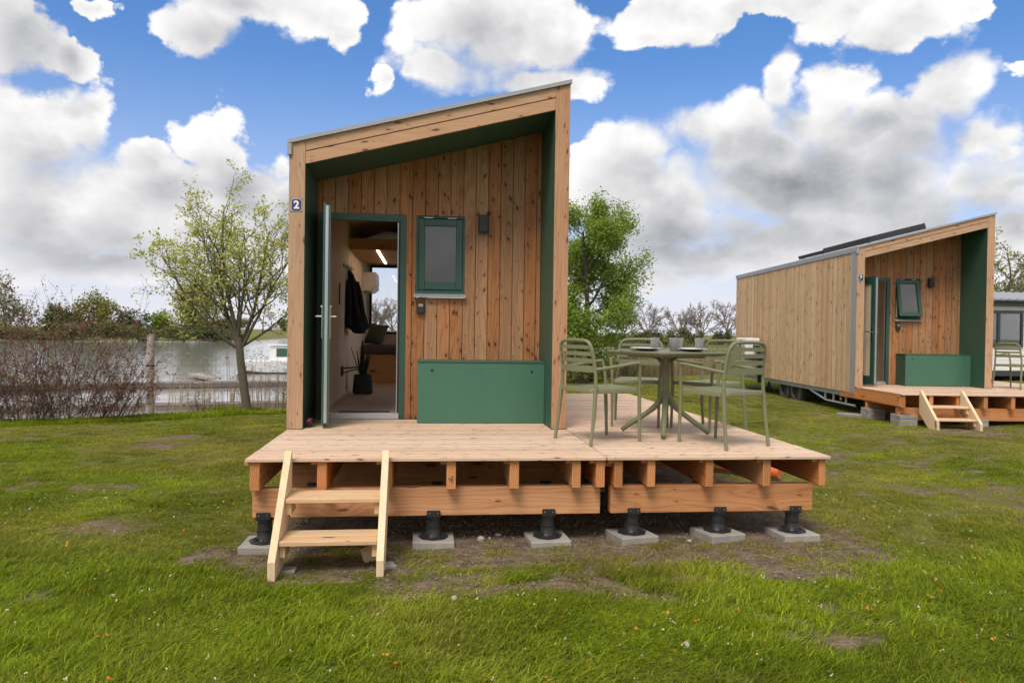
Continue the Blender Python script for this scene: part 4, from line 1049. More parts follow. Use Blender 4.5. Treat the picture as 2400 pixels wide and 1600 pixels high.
# snake plant
sp = empty('snake_plant', (.375, 3.62, ZD + .024), 0, 'snake plant in a ribbed black pot on the cabin floor', 'plant')
MB().lathe([(.10, .0), (.135, .012), (.137, .03), (.118, .262), (.112, .262), (.122, .235), (.0, .232)], 40, close=False, rf=lambda k, n, r_, z_: 1 + (.012 if k % 2 else -.012) * (r_ > .113)).build('pot', M['pot'], sp, True)
MB().lathe([(.0, .236), (.115, .234)], 16, close=False).build('soil', M['bark_dk'], sp)
rl = random.Random(3)
for (a, hgt, lean) in ((100, .52, .10), (170, .40, .22), (215, .36, .12), (20, .40, .10), (330, .30, .20), (60, .34, .14), (280, .22, .18), (140, .28, .05)):
    vs = []; fs = []; n = 8; a = R(a); tw = rl.uniform(-.6, .6)
    for i in range(n + 1):
        t = i / n; wd = .026 * (math.sin(math.pi * min(1, .25 + .75 * t)) ** .7 + .05); r0 = .03 + lean * t * hgt * 1.6
        cx, cy = r0 * math.cos(a), r0 * math.sin(a); ta = a + math.pi / 2 + tw * t
        for s, off in ((-1, 0), (0, -.008), (1, 0)):
            vs.append((cx + s * wd * math.cos(ta) + off * math.cos(a), cy + s * wd * math.sin(ta) + off * math.sin(a), .232 + hgt * t))
    for i in range(n):
        for k_ in (0, 1): fs.append([i * 3 + k_, i * 3 + k_ + 1, (i + 1) * 3 + k_ + 1, (i + 1) * 3 + k_])
    MB().add(vs, fs).build('leaf', M['snake'], sp, True)
# cushion on the window seat
m = MB(); n = 13; vs = []; fs = []
for side in (1, -1):
    b_ = len(vs)
    for i in range(n):
        for j in range(n):
            u_, v_ = -1 + 2 * i / (n - 1), -1 + 2 * j / (n - 1)
            puff = max(0, (1 - u_ ** 4) * (1 - v_ ** 4)) ** .6
            pin = 1 - .10 * (1 - abs(v_)) * abs(u_) ** 2; pin2 = 1 - .10 * (1 - abs(u_)) * abs(v_) ** 2
            vs.append((.20 * u_ * pin, side * .075 * puff, .20 * v_ * pin2))
    for i in range(n - 1):
        for j in range(n - 1):
            q = [b_ + i * n + j, b_ + (i + 1) * n + j, b_ + (i + 1) * n + j + 1, b_ + i * n + j + 1]; fs.append(q if side < 0 else q[::-1])
pw = m.add(vs, fs).build('cushion', M['pillow'], None, True, (.365, 6.52, ZD + .645 + .185)); pw.rotation_euler = (R(-24), R(7), R(-35))
tag(pw, 'olive velvet cushion leaning in the corner of the window seat', 'cushion')
ac = empty('air_conditioner', (0, 0, 0), 0, 'white air conditioner on the inner wall by the rear window', 'air conditioner')
MB().prism([(.1585, ZD + 1.57), (.30, ZD + 1.57), (.375, ZD + 1.64), (.385, ZD + 1.70), (.375, ZD + 1.885), (.1585, ZD + 1.885)], 'y', 6.02, 6.84).build('casing', M['white'], ac)
MB().prism([(.25, ZD + 1.556), (.31, ZD + 1.556), (.392, ZD + 1.628), (.386, ZD + 1.642), (.30, ZD + 1.5685), (.25, ZD + 1.5685)], 'y', 6.03, 6.83).build('air_flap', M['white'], ac)
mt = MB().cbox(.32, .86, REC + .10, REC + .42, ZD + .0235, ZD + .038, .004).build('door_mat', M['matrubber'], None); tag(mt, 'dark rubber door mat just inside the open cabin door', 'mat')
for x0, x1, h_, lab in ((.18, .50, .24, 'dark storage box on the loft shelf, left'), (.57, .72, .25, 'dark narrow bag on the loft shelf, middle'), (.73, .93, .20, 'dark storage box on the loft shelf, right')):
    b_ = MB().cbox(x0, x1, 5.22, 5.55, ZD + 2.052, ZD + 2.052 + h_, .012).build('storage_box', M['cushion'] if 'box' in lab else M['jacket'], None); tag(b_, lab, 'box', 'boxes on the loft shelf')
# small electric box by the door bottom
eb = empty('socket_box', (0, 0, 0), 0, 'small grey outdoor socket box with red switch by the open door foot', 'socket box')
MB().cbox(.1455, .215, .10, .16, ZD + .025, ZD + .085, .006).cbox(.155, .20, .11, .15, ZD + .002, ZD + .0245, .003).build('casing', M['lampbody'], eb)
MB().cbox(.165, .198, .088, .0995, ZD + .055, ZD + .078, .004).build('switch', M['red'], eb)

# ------------------------------------------------------------------ heat pump beside cabin 3
hp = empty('heat_pump', C3, A3, 'white outdoor unit with black hoses beside the far end of cabin 3', 'heat pump')
MB().cbox(-.50, -.16, 4.75, 5.55, ZD + .36, ZD + .86, .02).build('casing', M['white'], hp)
MB().lathe([(.0, 0), (.20, 0), (.21, .012), (.19, .02), (.0, .02)], 24, close=False).xform(Matrix.Translation((-.50, 5.12, ZD + .60)) @ Matrix.Rotation(-math.pi / 2, 4, 'Y')).build('fan_grille', M['black'], hp, True)
MB().box(-.52, -.02, 4.85, 4.89, ZD + .30, ZD + .355).box(-.52, -.02, 5.40, 5.44, ZD + .30, ZD + .355).build('bracket', M['galv'], hp)
for dx in (0, .07):
    MB().tube(smooth_path([(-.30 + dx, 4.75, ZD + .66), (-.30 + dx, 4.55, ZD + .62), (-.28 + dx, 4.46, ZD + .35), (-.26 + dx, 4.52, ZD + .05), (-.20 + dx, 4.66, ZD - .22)]), .035, 10).build('hose', M['black'], hp, True)
MB().tube([(-.3, 4.75, ZD + .72), (-.3, 4.45, ZD + .72)], .018, 8).build('valve', M['white'], hp)

# ------------------------------------------------------------------ chalet at the right edge
cx0, cy0 = 19.2, 17.0
cha = empty('mobile_home', (cx0, cy0, 0), 0, 'white clad mobile home with anthracite window frames at the right edge', 'mobile home')
z = .47
MB().box(.03, 9.97, .03, 3.9, .46, 2.70).build('wall_core', M['siding'], cha)
while z < 2.60:
    h_ = min(.177, 2.66 - z)
    if 1.30 < z + h_ and z < 2.50:
        for a, b in ((0, .25), (2.55, 4.2), (6.6, 10)): MB().cbox(a, b, 0, .029, z, z + h_ - .012, .004).build('siding_board', M['siding'], cha)
    else: MB().cbox(0, 10, 0, .029, z, z + h_ - .012, .004).build('siding_board', M['siding'], cha)
    z += .177
MB().box(0, 10, .002, .03, .28, .455).build('skirt_board', M['anthracite'], cha)
MB().box(-.1, 10.1, -.12, 4.1, 2.70, 2.87).build('eaves_board', M['anthracite'], cha)
rf = MB()
for k_ in range(34): rf.tube([(-.12 + k_ * .3 + .15, -.20, 2.90), (-.12 + k_ * .3 + .15, 2.0, 3.28)], .085, 6, flat=.5)
rf.prism([(-.22, 2.872), (4.2, 2.872), (2.0, 3.30)], 'x', -.15, 10.15).build('roof', M['grey_metal'], cha)
for a in (.25, 4.2):
    wd = empty('window'); wd.parent = cha
    f = MB()
    for x0, x1, z0, z1 in ((a, a + .09, 1.28, 2.54), (a + 2.2, a + 2.29, 1.28, 2.54), (a + .09, a + 2.2, 1.28, 1.37), (a + .09, a + 2.2, 2.43, 2.54), (a + 1.32, a + 1.42, 1.37, 2.43)): f.box(x0, x1, -.03, .028, z0, z1)
    f.build('window_frame', M['anthracite'], wd)
    MB().box(a + .09, a + 2.2, .0, .006, 1.37, 2.43).build('pane', M['pane_clear'], wd)
    cu = MB(); vs = []; n = 90
    for i in range(n + 1):
        x_ = a + .12 + 2.05 * i / n; y_ = .020 + .006 * math.sin(i * 1.1) ; vs += [(x_, y_, 1.38), (x_, y_, 2.42)]
    cu.add(vs, [[2 * i, 2 * i + 2, 2 * i + 3, 2 * i + 1] for i in range(n)]).build('curtain', M['curtain'], wd, True)
for x_ in (1.0, 4.0, 7.0): MB().box(x_, x_ + .3, .5, .8, -.1, .455).build('support_block', M['concrete'], cha)

# ------------------------------------------------------------------ shore furniture on the left
ML = empty('mooring_pile', (-4.15, 8.6, -.75), 0, 'pale weathered mooring pile with iron rods, in the water left of the tree', 'mooring pile')
MB().tube([(0, 0, 0), (0, 0, .75), (0, 0, 1.5), (0, 0, 2.14), (0, 0, 2.17)], [.078, .075, .073, .070, .058], 18).build('pile', M['pile'], ML, True)
MB().tube([(-.24, 0, 1.93), (.24, 0, 1.935)], .007, 6).tube([(-.22, .02, 2.08), (.24, .02, 2.085)], .007, 6).build('iron_rod', M['blackmetal'], ML)
MB().lathe([(.0755, 1.53), (.078, 1.535), (.078, 1.555), (.0755, 1.56)], 18, close=False).build('band', M['blackmetal'], ML)
def jetty(label, pts, w, z, th=.10):
    """floating walkway: planks on two stringers"""
    root = empty('jetty', (pts[0][0], pts[0][1], z), math.atan2(pts[1][1] - pts[0][1], pts[1][0] - pts[0][0]), label, 'jetty', 'jetties')
    ln = math.hypot(pts[1][0] - pts[0][0], pts[1][1] - pts[0][1]); k_ = 0; x = 0
    for s in (-1, 1): MB().box(0, ln, s * w / 2 - .05, s * w / 2 + .05, -.13, -.03).build('stringer', M['jetty'], root)
    n = max(1, int(ln / .32))
    for k_ in range(n): MB().box(k_ * .32, k_ * .32 + .305, -w / 2, w / 2, -.028, .012).build('plank', M['jetty'], root)
    for x in np.arange(.4, ln, 2.6): MB().tube([(x, w / 2 + .1, -.8), (x, w / 2 + .1, .22)], .05, 8).build('pile', M['pile'], root)
    return root
jetty('long dark jetty across the water behind the mooring pile', ((-13., 17.6), (-3.6, 20.6)), 1.0, -.30)
jetty('nearer dark jetty low over the water behind the red shrub', ((-9., 11.3), (-1.2, 13.4)), .7, -.33)
rp = MB().box(-1.6, 1.6, -.25, .25, -.02, .02).box(-1.6, 1.6, -.27, -.252, -.05, .04).box(-1.6, 1.6, .252, .27, -.05, .04).build('gangway', M['pile'], None, False, (-7.3, 23.4, -.30)); rp.rotation_euler = (0, 0, R(118)); tag(rp, 'pale narrow gangway floating beyond the jetty behind the mooring pile', 'gangway')
# motor boat
bo = empty('motor_boat', (-5.0, 28.5, -.50), R(6), 'green and white motor boat moored right of the tree trunk', 'boat')
st = [(-2.0, .70, .0, .62), (-1.0, .80, -.1, .60), (.2, .80, -.1, .62), (1.2, .62, -.05, .68), (1.9, .30, .1, .76), (2.25, .03, .35, .82)]
vs = []
for x, w, kz, tz in st: vs += [(x, -w, tz), (x, -w * .85, kz + .22), (x, 0, kz), (x, w * .85, kz + .22), (x, w, tz)]
fs = [[i * 5 + k_, (i + 1) * 5 + k_, (i + 1) * 5 + k_ + 1, i * 5 + k_ + 1] for i in range(len(st) - 1) for k_ in range(4)] + [[0, 1, 2, 3, 4]] + [[i * 5 + 4, (i + 1) * 5 + 4, (i + 1) * 5, i * 5] for i in range(len(st) - 1)]
MB().add(vs, fs).build('hull', M['white'], bo, True)
MB().prism([(-.8, .62), (.7, .62), (.45, 1.25), (-.75, 1.30)], 'y', -.55, .55).build('cabin', M['white'], bo)
MB().box(-.5, .25, -.556, -.551, .80, 1.18).box(-.5, .25, .551, .556, .80, 1.18).build('window', M['green_dk'], bo)
MB().box(-.9, .55, -.62, .62, 1.30, 1.34).build('roof', M['white'], bo)
MB().cbox(-2.2, -1.95, -.15, .15, .35, .95, .04).build('outboard_engine', M['blackmetal'], bo)
# boathouse behind the shrub
bh = empty('boathouse', (-13.6, 12.6, -.3), R(10), 'low shed with dark sloping roof behind the red shrub at the left edge', 'shed')
MB().prism([(-3, 0), (3, 0), (3, 1.35), (0, 2.0), (-3, 1.35)], 'y', 0, 3.5).build('wall', M['pile'], bh)
for k_ in range(9): MB().box(-3.0, 3.0, -.012, -.001, .05 + k_ * .145, .05 + k_ * .145 + .138).build('wall_board', M['siding'], bh)
for s in (-1, 1):
    MB().prism([(0, 2.02), (s * 3.25, 1.32), (s * 3.25, 1.38), (0, 2.09)], 'y', -.3, 3.8).build('roof_slope', M['roof'], bh)
pm = MB().tube([(0, 0, -.6), (0, 0, 1.30)], .11, 14).build('mooring_post', M['pile'], None, True, (13.2, 27.0, -.45)); tag(pm, 'pale square-topped mooring post standing in the reeds behind the table', 'mooring post')

# ------------------------------------------------------------------ vegetation
def leaf_mesh(name, pos, size, mat, parent, seed, narrow=.62, up=.25, droop=None):
    """many small folded leaves: pos (n,3), size scalar or (n,)"""
    r_ = np.random.RandomState(seed); n = len(pos)
    d = r_.normal(size=(n, 3)); d[:, 2] = d[:, 2] * .7 + up
    if droop is not None: d = d * .35 + np.array(droop)
    d /= np.linalg.norm(d, axis=1)[:, None]
    a = r_.normal(size=(n, 3)); a -= (a * d).sum(1)[:, None] * d; a /= np.linalg.norm(a, axis=1)[:, None]
    b = np.cross(d, a)
    s = (np.asarray(size) * (r_.uniform(.65, 1.25, n)))[:, None]
    p0 = pos; p1 = pos + d * s * .5 + a * s * narrow * .5 + b * s * .10; p2 = pos + d * s; p3 = pos + d * s * .5 - a * s * narrow * .5 + b * s * .10
    v = np.stack([p0, p1, p2, p3], 1).reshape(-1, 3)
    i = np.arange(n)[:, None] * 4
    f = np.concatenate([i + [0, 1, 2], i + [0, 2, 3]], 1).reshape(-1, 3)
    me = bpy.data.meshes.new(name)
    me.vertices.add(len(v)); me.vertices.foreach_set('co', v.astype(np.float32).ravel())
    me.loops.add(f.size); me.loops.foreach_set('vertex_index', f.astype(np.int32).ravel())
    me.polygons.add(len(f)); me.polygons.foreach_set('loop_start', np.arange(0, f.size, 3, dtype=np.int32))
    me.update(calc_edges=True); me.materials.append(mat)
    o = bpy.data.objects.new(name, me); COL.objects.link(o); o.parent = parent
    return o
class Tree:
    def __init__(s, seed): s.r = random.Random(seed); s.br = []; s.tips = []
    def rv(s): return Vector((s.r.gauss(0, 1), s.r.gauss(0, 1), s.r.gauss(0, 1)))
    def branch(s, p, d, ln, r0, r1, seg, wob, trop, level):
        p = Vector(p); d = Vector(d).normalized(); pts = [p.copy()]; rad = [r0]
        for i in range(seg):
            d = (d + s.rv() * wob + Vector((0, 0, trop))).normalized()
            p = p + d * (ln / seg); pts.append(p.copy()); rad.append(r0 + (r1 - r0) * (i + 1) / seg)
        s.br.append((pts, rad, level)); return pts, rad
    def grow(s, pts, rad, level, spec):
        """spec: per level (count, length ratio range, spread angle, start t, seg, wobble, tropism)"""
        if level >= len(spec): s.tips.append(pts); return
        cnt, lr, ang, t0, seg, wob, trop = spec[level]
        L_ = sum((pts[i + 1] - pts[i]).length for i in range(len(pts) - 1))
        for k in range(cnt):
            t = t0 + (1 - t0) * (k + s.r.random()) / cnt; x = t * (len(pts) - 1); i = min(int(x), len(pts) - 2); f = x - i
            p = pts[i].lerp(pts[i + 1], f); d = (pts[i + 1] - pts[i]).normalized(); rr = rad[i] + (rad[i + 1] - rad[i]) * f
            side = s.rv(); side -= d * side.dot(d); side.normalize()
            a = R(s.r.uniform(*ang)); nd = d * math.cos(a) + side * math.sin(a)
            ln = L_ * s.r.uniform(*lr) * (1.15 - .45 * t)
            r0 = max(rr * .62, .0022); b = s.branch(p, nd, ln, r0, max(r0 * .35, .0016), seg, wob, trop, level + 1)
            s.grow(b[0], b[1], level + 1, spec)
        s.tips.append(pts[len(pts) // 2:])
    def wood_mesh(s, name, mat, parent, minr=0., maxl=9):
        m = MB()
        for pts, rad, lv in s.br:
            n = 9 if rad[0] > .05 else 6 if rad[0] > .015 else 4 if rad[0] > .006 else 3
            m.tube(pts, [max(r_, minr) for r_ in rad], n, cap=False)
        return m.build(name, mat, parent, 'all')
    def leaf_pos(s, per, spread, seed, lo=0.):
        r_ = np.random.RandomState(seed); out = []
        for pts in s.tips:
            P_ = np.array(pts); k = r_.poisson(per)
            if k == 0: continue
            t = (lo + (1 - lo) * r_.rand(k)) * (len(P_) - 1); i = np.minimum(t.astype(int), len(P_) - 2); f = (t - i)[:, None]
            out.append(P_[i] * (1 - f) + P_[i + 1] * f + r_.normal(size=(k, 3)) * spread)
        return np.concatenate(out)

# young leafing tree on the left bank
x0, y0 = -2.02, 7.40; z0 = gz(x0, y0) - .05
tl = empty('young_tree', (x0, y0, z0), 0, 'young tree with sparse fresh leaves on the bank left of cabin 2', 'tree')
t = Tree(11)
tp, tr_ = t.branch((0, 0, 0), (-.10, 0, 1), 1.5, .085, .066, 6, .03, .05, 0)
top = tp[-1]
for d, ln, r0 in (((-.42, .1, 1), 2.4, .045), ((-.16, -.1, 1), 2.5, .045), ((.26, .15, 1), 2.35, .042), ((-.9, -.15, .85), 2.15, .032), ((.6, -.2, .9), 2.1, .033), ((-.3, .5, 1), 2.2, .032), ((.95, .2, .75), 1.75, .027), ((-1.0, .25, .62), 1.9, .024), ((.05, -.4, 1), 2.05, .030), ((-.62, .3, 1), 2.0, .030)):
    st = top - Vector((0, 0, t.r.uniform(0, .35)))
    b = t.branch(st, d, ln, r0, .010, 8, .075, .06, 1)
    t.grow(b[0], b[1], 1, [None, (9, (.30, .52), (28, 60), .22, 5, .11, .06), (7, (.32, .6), (30, 65), .2, 4, .14, .03), (3, (.35, .6), (30, 60), .3, 2, .16, 0)][0:4])
t.wood_mesh('trunk', M['bark'], tl)
leaf_mesh('crown', t.leaf_pos(4.3, .04, 4, .35), .056, M['leaf_young'], tl, 5)

# leafy tree behind the table
x0, y0 = 6.05, 15.7; z0 = gz(x0, y0) - .05
t2 = empty('leafy_tree', (x0, y0, z0), 0, 'leafy green tree with dark trunk behind the table', 'tree')
t = Tree(23)
tp, tr_ = t.branch((.25, 0, 0), (-.22, 0, 1), 4.6, .12, .03, 9, .05, .06, 0)
t.grow(tp, tr_, 0, [(17, (.30, .46), (45, 78), .22, 6, .10, .05), (8, (.30, .5), (30, 60), .2, 4, .13, .04), (5, (.3, .55), (30, 65), .2, 3, .15, .02)])
t.wood_mesh('trunk', M['bark_dk'], t2)
leaf_mesh('crown', t.leaf_pos(52., .15, 6, .10), .078, M['leaf_green'], t2, 7)

def bush(name, label, cat, loc, blobs, n, size, mat, stem=None, group=None, seed=1, up=.2, droop=None, trunk_h=0., tw=.12, shell=.5):
    """foliage spread through lobes, with stems showing through the gaps"""
    r_ = np.random.RandomState(seed)
    e = empty(name, loc, 0, label, cat, group); P_ = []
    tot = sum(b[3] * b[4] * b[5] for b in blobs)
    for bx, by, bz, rx, ry, rz_ in blobs:
        k = max(20, int(n * (rx * ry * rz_) / tot)); d = r_.normal(size=(k, 3)); d /= np.linalg.norm(d, axis=1)[:, None]
        rad = r_.rand(k)[:, None] ** shell
        lump = .72 + .42 * vnoise(d[:, 0] * 3.1 + bx * 7 + 9, d[:, 2] * 3.1 + d[:, 1] * 2.3 + bz + 9, seed)[:, None]
        P_.append(np.array([bx, by, bz]) + d * rad * lump * np.array([rx, ry, rz_]))
    P_ = np.concatenate(P_)
    keep = vnoise(P_[:, 0] * 2.2 / max(size * 8, .2) + 50, P_[:, 2] * 2.2 / max(size * 8, .2) + P_[:, 1] + 50, seed + 3) > .30
    P_ = P_[keep]; P_ = P_[P_[:, 2] > -.1]
    leaf_mesh('crown', P_, size, mat, e, seed, up=up, droop=droop)
    t = Tree(seed)
    if stem:
        for b in blobs:
            base = Vector((b[0] * .25, b[1] * .25, 0))
            pts = [base, base.lerp(Vector(b[:3]), .5) + t.rv() * .1 * b[3], Vector(b[:3])]
            t.br.append((pts, [tw, tw * .7, tw * .35], 0))
            for k in range(5):
                d = t.rv().normalized(); d.z = abs(d.z); t.br.append(([pts[2], pts[2] + Vector((d.x * b[3], d.y * b[4], d.z * b[5])) * .8], [tw * .35, tw * .1], 1))
        t.wood_mesh('trunk', stem, e)
    return e
bush('shrub', 'dense green shrub at the foot of the leafy tree', 'shrub', (5.75, 15.1, gz(5.75, 15.1)), [(0, 0, .9, .8, .6, .9), (.65, .1, .8, .65, .6, .85), (-.55, 0, .7, .6, .5, .7), (.2, -.1, 1.7, .6, .5, .7), (.95, .1, 1.35, .5, .5, .6)], 6500, .075, M['leaf_green'], M['bark_dk'], 'shrubs on the shore', 31, tw=.03)
bush('shrub', 'small shrub with young leaves right of the leafy tree', 'shrub', (7.35, 15.7, gz(7.35, 15.7)), [(0, 0, .8, .6, .5, .8), (.4, 0, .5, .5, .4, .5)], 900, .06, M['leaf_shrub'], M['bark_dk'], 'shrubs on the shore', 32, tw=.02)
bush('shrub', 'yellow-green shrub at the water edge close to the cabin 2 post', 'shrub', (-1.15, 8.0, gz(-1.15, 8.0)), [(0, 0, .35, .35, .3, .4), (.25, 0, .55, .3, .3, .45), (-.15, 0, .25, .3, .3, .3)], 700, .05, M['leaf_shrub'], M['twig_red'], 'shrubs on the shore', 33, tw=.012)

# twiggy red shrubs along the left bank
def twig_shrub(label, loc, n, hgt, spread, seed, mats, per):
    e = empty('twig_shrub', loc, 0, label, 'shrub', 'twiggy shrubs on the left bank'); t = Tree(seed)
    for k in range(n):
        a = t.r.uniform(0, 2 * math.pi); q = math.sqrt(t.r.random()) * spread * .55
        p = Vector((q * math.cos(a), q * math.sin(a) * .5, -.05)); d = Vector((math.cos(a) * .5 + t.r.gauss(0, .25), math.sin(a) * .4, 1.0))
        ln = hgt * t.r.uniform(.45, 1.05) * (1 - .25 * q / spread)
        b = t.branch(p, d, ln, .0075, .0028, 7, .10, .02, 0)
        t.grow(b[0], b[1], 0, [(7, (.22, .5), (25, 65), .15, 4, .18, 0), (2, (.3, .6), (25, 60), .3, 2, .2, 0)])
    t.wood_mesh('stems', M['twig_red'], e, .0021)
    for k, (mt_, p_, sz) in enumerate(mats):
        leaf_mesh('foliage', t.leaf_pos(p_, .02, seed + k, .3), sz, mt_, e, seed + k)
    return e
for k, (x, y, n, h_, sp, mats, lab) in enumerate((
    (-5.35, 6.2, 66, 2.2, 1.0, [(M['leaf_bud'], 1.4, .028), (M['leaf_red'], .7, .03)], 'dense tangle of bare twigs with yellow buds at the left edge of the photo'),
    (-4.75, 6.6, 38, 2.6, .9, [(M['leaf_red'], 3.2, .040), (M['leaf_bud'], .7, .026)], 'tallest red-leaved twiggy shrub on the left bank'),
    (-4.2, 6.85, 22, 1.6, .5, [(M['leaf_red'], 3.0, .038), (M['leaf_bud'], .6, .026)], 'red-leaved twiggy shrub just left of the mooring pile'),
    (-2.75, 7.6, 10, .7, .4, [(M['leaf_bud'], 1.4, .024)], 'low thin shrub with yellow buds between the pile and the young tree'),
    (-6.1, 5.9, 56, 2.1, 1.0, [(M['leaf_bud'], .8, .026), (M['leaf_red'], .8, .03)], 'twiggy shrub cut off by the left edge of the photo'))):
    twig_shrub(lab, (x, y, gz(x, y)), n, h_, sp, 60 + k, mats, 1)

# reeds
def reeds(name, label, pts, hgt, seed, plume, lean=.12):
    r_ = np.random.RandomState(seed); m = MB(); pm_ = []
    for x, y in pts:
        h_ = hgt * r_.uniform(.55, 1.15); g = max(gz(x, y), -.5); a = r_.uniform(0, 6.28); l = r_.normal(0, lean, 2) * h_
        w = .0045 + .004 * r_.rand(); c, s = math.cos(a) * w, math.sin(a) * w
        m.add([(x - c, y - s, g), (x + c, y + s, g), (x + l[0] * .4 + c * .8, y + l[1] * .4 + s * .8, g + h_ * .6), (x + l[0] * .4 - c * .8, y + l[1] * .4 - s * .8, g + h_ * .6), (x + l[0], y + l[1], g + h_)], [[0, 1, 2, 3], [3, 2, 4]])
        if r_.rand() < plume:
            k = 14; tt = r_.rand(k)[:, None]
            pm_.append(np.array([x + l[0], y + l[1], g + h_]) + tt * np.array([.08, 0, -.22]) * [1, 1, 1] + r_.normal(size=(k, 3)) * [.022, .022, .02])
    o = m.build(name, M['reed'], None); tag(o, label, 'reeds', kind='stuff')
    if pm_: leaf_mesh('plumes', np.concatenate(pm_), .055, M['plume'], o, seed, .3)['kind'] = 'stuff'
    return o
r_ = np.random.RandomState(9)
X_ = r_.uniform(4.6, 16.5, 9000); Y_ = bank(X_) + r_.uniform(-.9, 1.6, 9000)
reeds('reed_bed', 'dry tan reed bed along the shore behind the table', list(zip(X_, Y_)), .95, 3, .03)
X_ = r_.uniform(8., 17, 420); Y_ = bank(X_) + r_.uniform(.5, 2.0, 420)
reeds('tall_reeds', 'taller reeds with plumes behind the reed bed', list(zip(X_, Y_)), 1.5, 4, .5, .08)
X_ = np.concatenate([r_.uniform(-2.6, -.4, 190), r_.uniform(-4.0, -2.4, 60)]); Y_ = bank(X_) + r_.uniform(.3, 2.2, len(X_))
reeds('shore_reeds', 'thin dry reeds with plumes in the water round the young tree', list(zip(X_, Y_)), 1.45, 5, .35, .07)

# far shore: bushes and trees, each where it stands
FG = 'trees and bushes on the far shore'
def farz(x, y): return max(gz(x, y), -.4) - .1
far = [  # name, label, x, y, width, height, material, leaf size, count, stem
    ('far_tree', 'tall brownish tree on the far shore at the left edge', -56.5, 104.5, 7.5, 9.2, 'leaf_olive', .30, 2600),
    ('far_bush', 'olive bushes on the far shore right of the brownish tree', -51.0, 106.5, 7.0, 5.0, 'leaf_far', .32, 2600),
    ('far_bush', 'low olive bushes on the far shore left of the yellow-green tree', -49.2, 107.5, 4.0, 4.2, 'leaf_olive', .30, 1500),
    ('far_tree', 'rounded yellow-green tree on the far shore', -46.6, 108.5, 6.0, 7.0, 'leaf_willow', .32, 3600),
    ('far_bush', 'dark green bushes on the far shore right of the yellow-green tree', -42.3, 110.5, 6.2, 4.6, 'leaf_fardk', .32, 2600),
    ('far_bush', 'low dark bushes in the gap of the far shore', -39.0, 113.0, 4.5, 2.8, 'leaf_far', .30, 1300),
    ('far_bush', 'bright dark-green bush at the foot of the willow', -37.6, 111.0, 3.6, 4.3, 'leaf_green', .30, 1700),
    ('far_willow', 'big drooping willow seen through the young tree', -33.2, 113.0, 9.5, 9.3, 'leaf_willow', .36, 5200),
    ('far_bush', 'olive bushes on the spit behind the young tree trunk', -29.2, 114.0, 5.5, 4.2, 'leaf_olive', .32, 2200),
    ('far_bush', 'green waterside scrub below the willow', -35.0, 109.5, 9.0, 2.2, 'leaf_far', .28, 2600),
    ('far_bush', 'green waterside scrub left of the willow', -41.5, 107.5, 8.0, 1.9, 'leaf_far', .28, 2000),
    ('far_bush', 'tan waterside scrub below the yellow-green tree', -49.0, 104.5, 9.0, 2.4, 'leaf_olive', .28, 2400),
    ('far_bush', 'tan waterside scrub at the left edge of the far shore', -57.0, 101.0, 10.0, 2.4, 'leaf_olive', .28, 2400),
    ('far_bush', 'olive waterside scrub in front of the dark green bushes', -43.5, 106.0, 8.0, 2.6, 'leaf_far', .28, 2400),
    ('far_bush', 'waterside scrub at the tip of the spit', -30.5, 110.5, 7.0, 2.6, 'leaf_far', .28, 2400)]
for k, (nm, lab, x, y, w, h_, mt_, ls, n) in enumerate(far):
    rr = random.Random(100 + k); bl = []
    for q in range(7 if h_ > 3 else 5):
        f = rr.uniform(-.36, .36); bl.append((f * w, rr.uniform(-.2, .2) * w, h_ * rr.uniform(.30, .66), w * rr.uniform(.20, .30), w * .24, h_ * rr.uniform(.24, .34)))
    bl.append((0, 0, h_ * .72, w * .27, w * .25, h_ * .28)); bl.append((0, 0, h_ * .25, w * .45, w * .3, h_ * .25))
    bush(nm, lab, 'tree' if 'tree' in nm or 'willow' in nm else 'bush', (x, y, farz(x, y)), bl, n, ls * 1.25, M[mt_], M['bark_far'], FG, 200 + k, droop=(0, 0, -.6) if nm == 'far_willow' else None, tw=.12)
rr = random.Random(55)
for q, x in enumerate(np.arange(-64, -27, 3.6)):
    y = float(np.interp(x, FAR_X, FAR_Y)) + rr.uniform(1.5, 3.5); h_ = rr.uniform(1.8, 3.0); w = rr.uniform(4.2, 5.6)
    bl = [(rr.uniform(-.4, .4) * w, 0, h_ * rr.uniform(.2, .55), w * rr.uniform(.18, .26), w * .2, h_ * rr.uniform(.3, .45)) for _ in range(6)]
    bush('shore_scrub', 'low scrub clump on the far waterline, %s from the left edge' % ('first', 'second', 'third', 'fourth', 'fifth', 'sixth', 'seventh', 'eighth', 'ninth', 'tenth', 'eleventh')[q], 'bush', (x, y, farz(x, y)), bl, 1300, .34, M[rr.choice(('leaf_olive', 'leaf_far', 'leaf_far'))], M['bark_far'], 'scrub along the far waterline', 800 + q, tw=.04)
for q, x in enumerate(np.arange(10, 58, 5.2)):
    y = float(np.interp(x, FAR_X, FAR_Y)) + rr.uniform(1.5, 3.0); h_ = rr.uniform(1.5, 2.3); w = rr.uniform(6.0, 7.4)
    bl = [(rr.uniform(-.42, .42) * w, 0, h_ * rr.uniform(.2, .5), w * rr.uniform(.15, .22), w * .15, h_ * rr.uniform(.3, .45)) for _ in range(7)]
    bush('shore_scrub', 'low scrub clump on the opposite shore right of cabin 2, %s from the cabin' % ('first', 'second', 'third', 'fourth', 'fifth', 'sixth', 'seventh', 'eighth', 'ninth', 'tenth', 'eleventh')[q], 'bush', (x, y, farz(x, y)), bl, 1200, .32, M[rr.choice(('leaf_olive', 'leaf_far', 'leaf_fardk'))], M['bark_far'], 'scrub along the far waterline', 830 + q, tw=.04)
k = 0
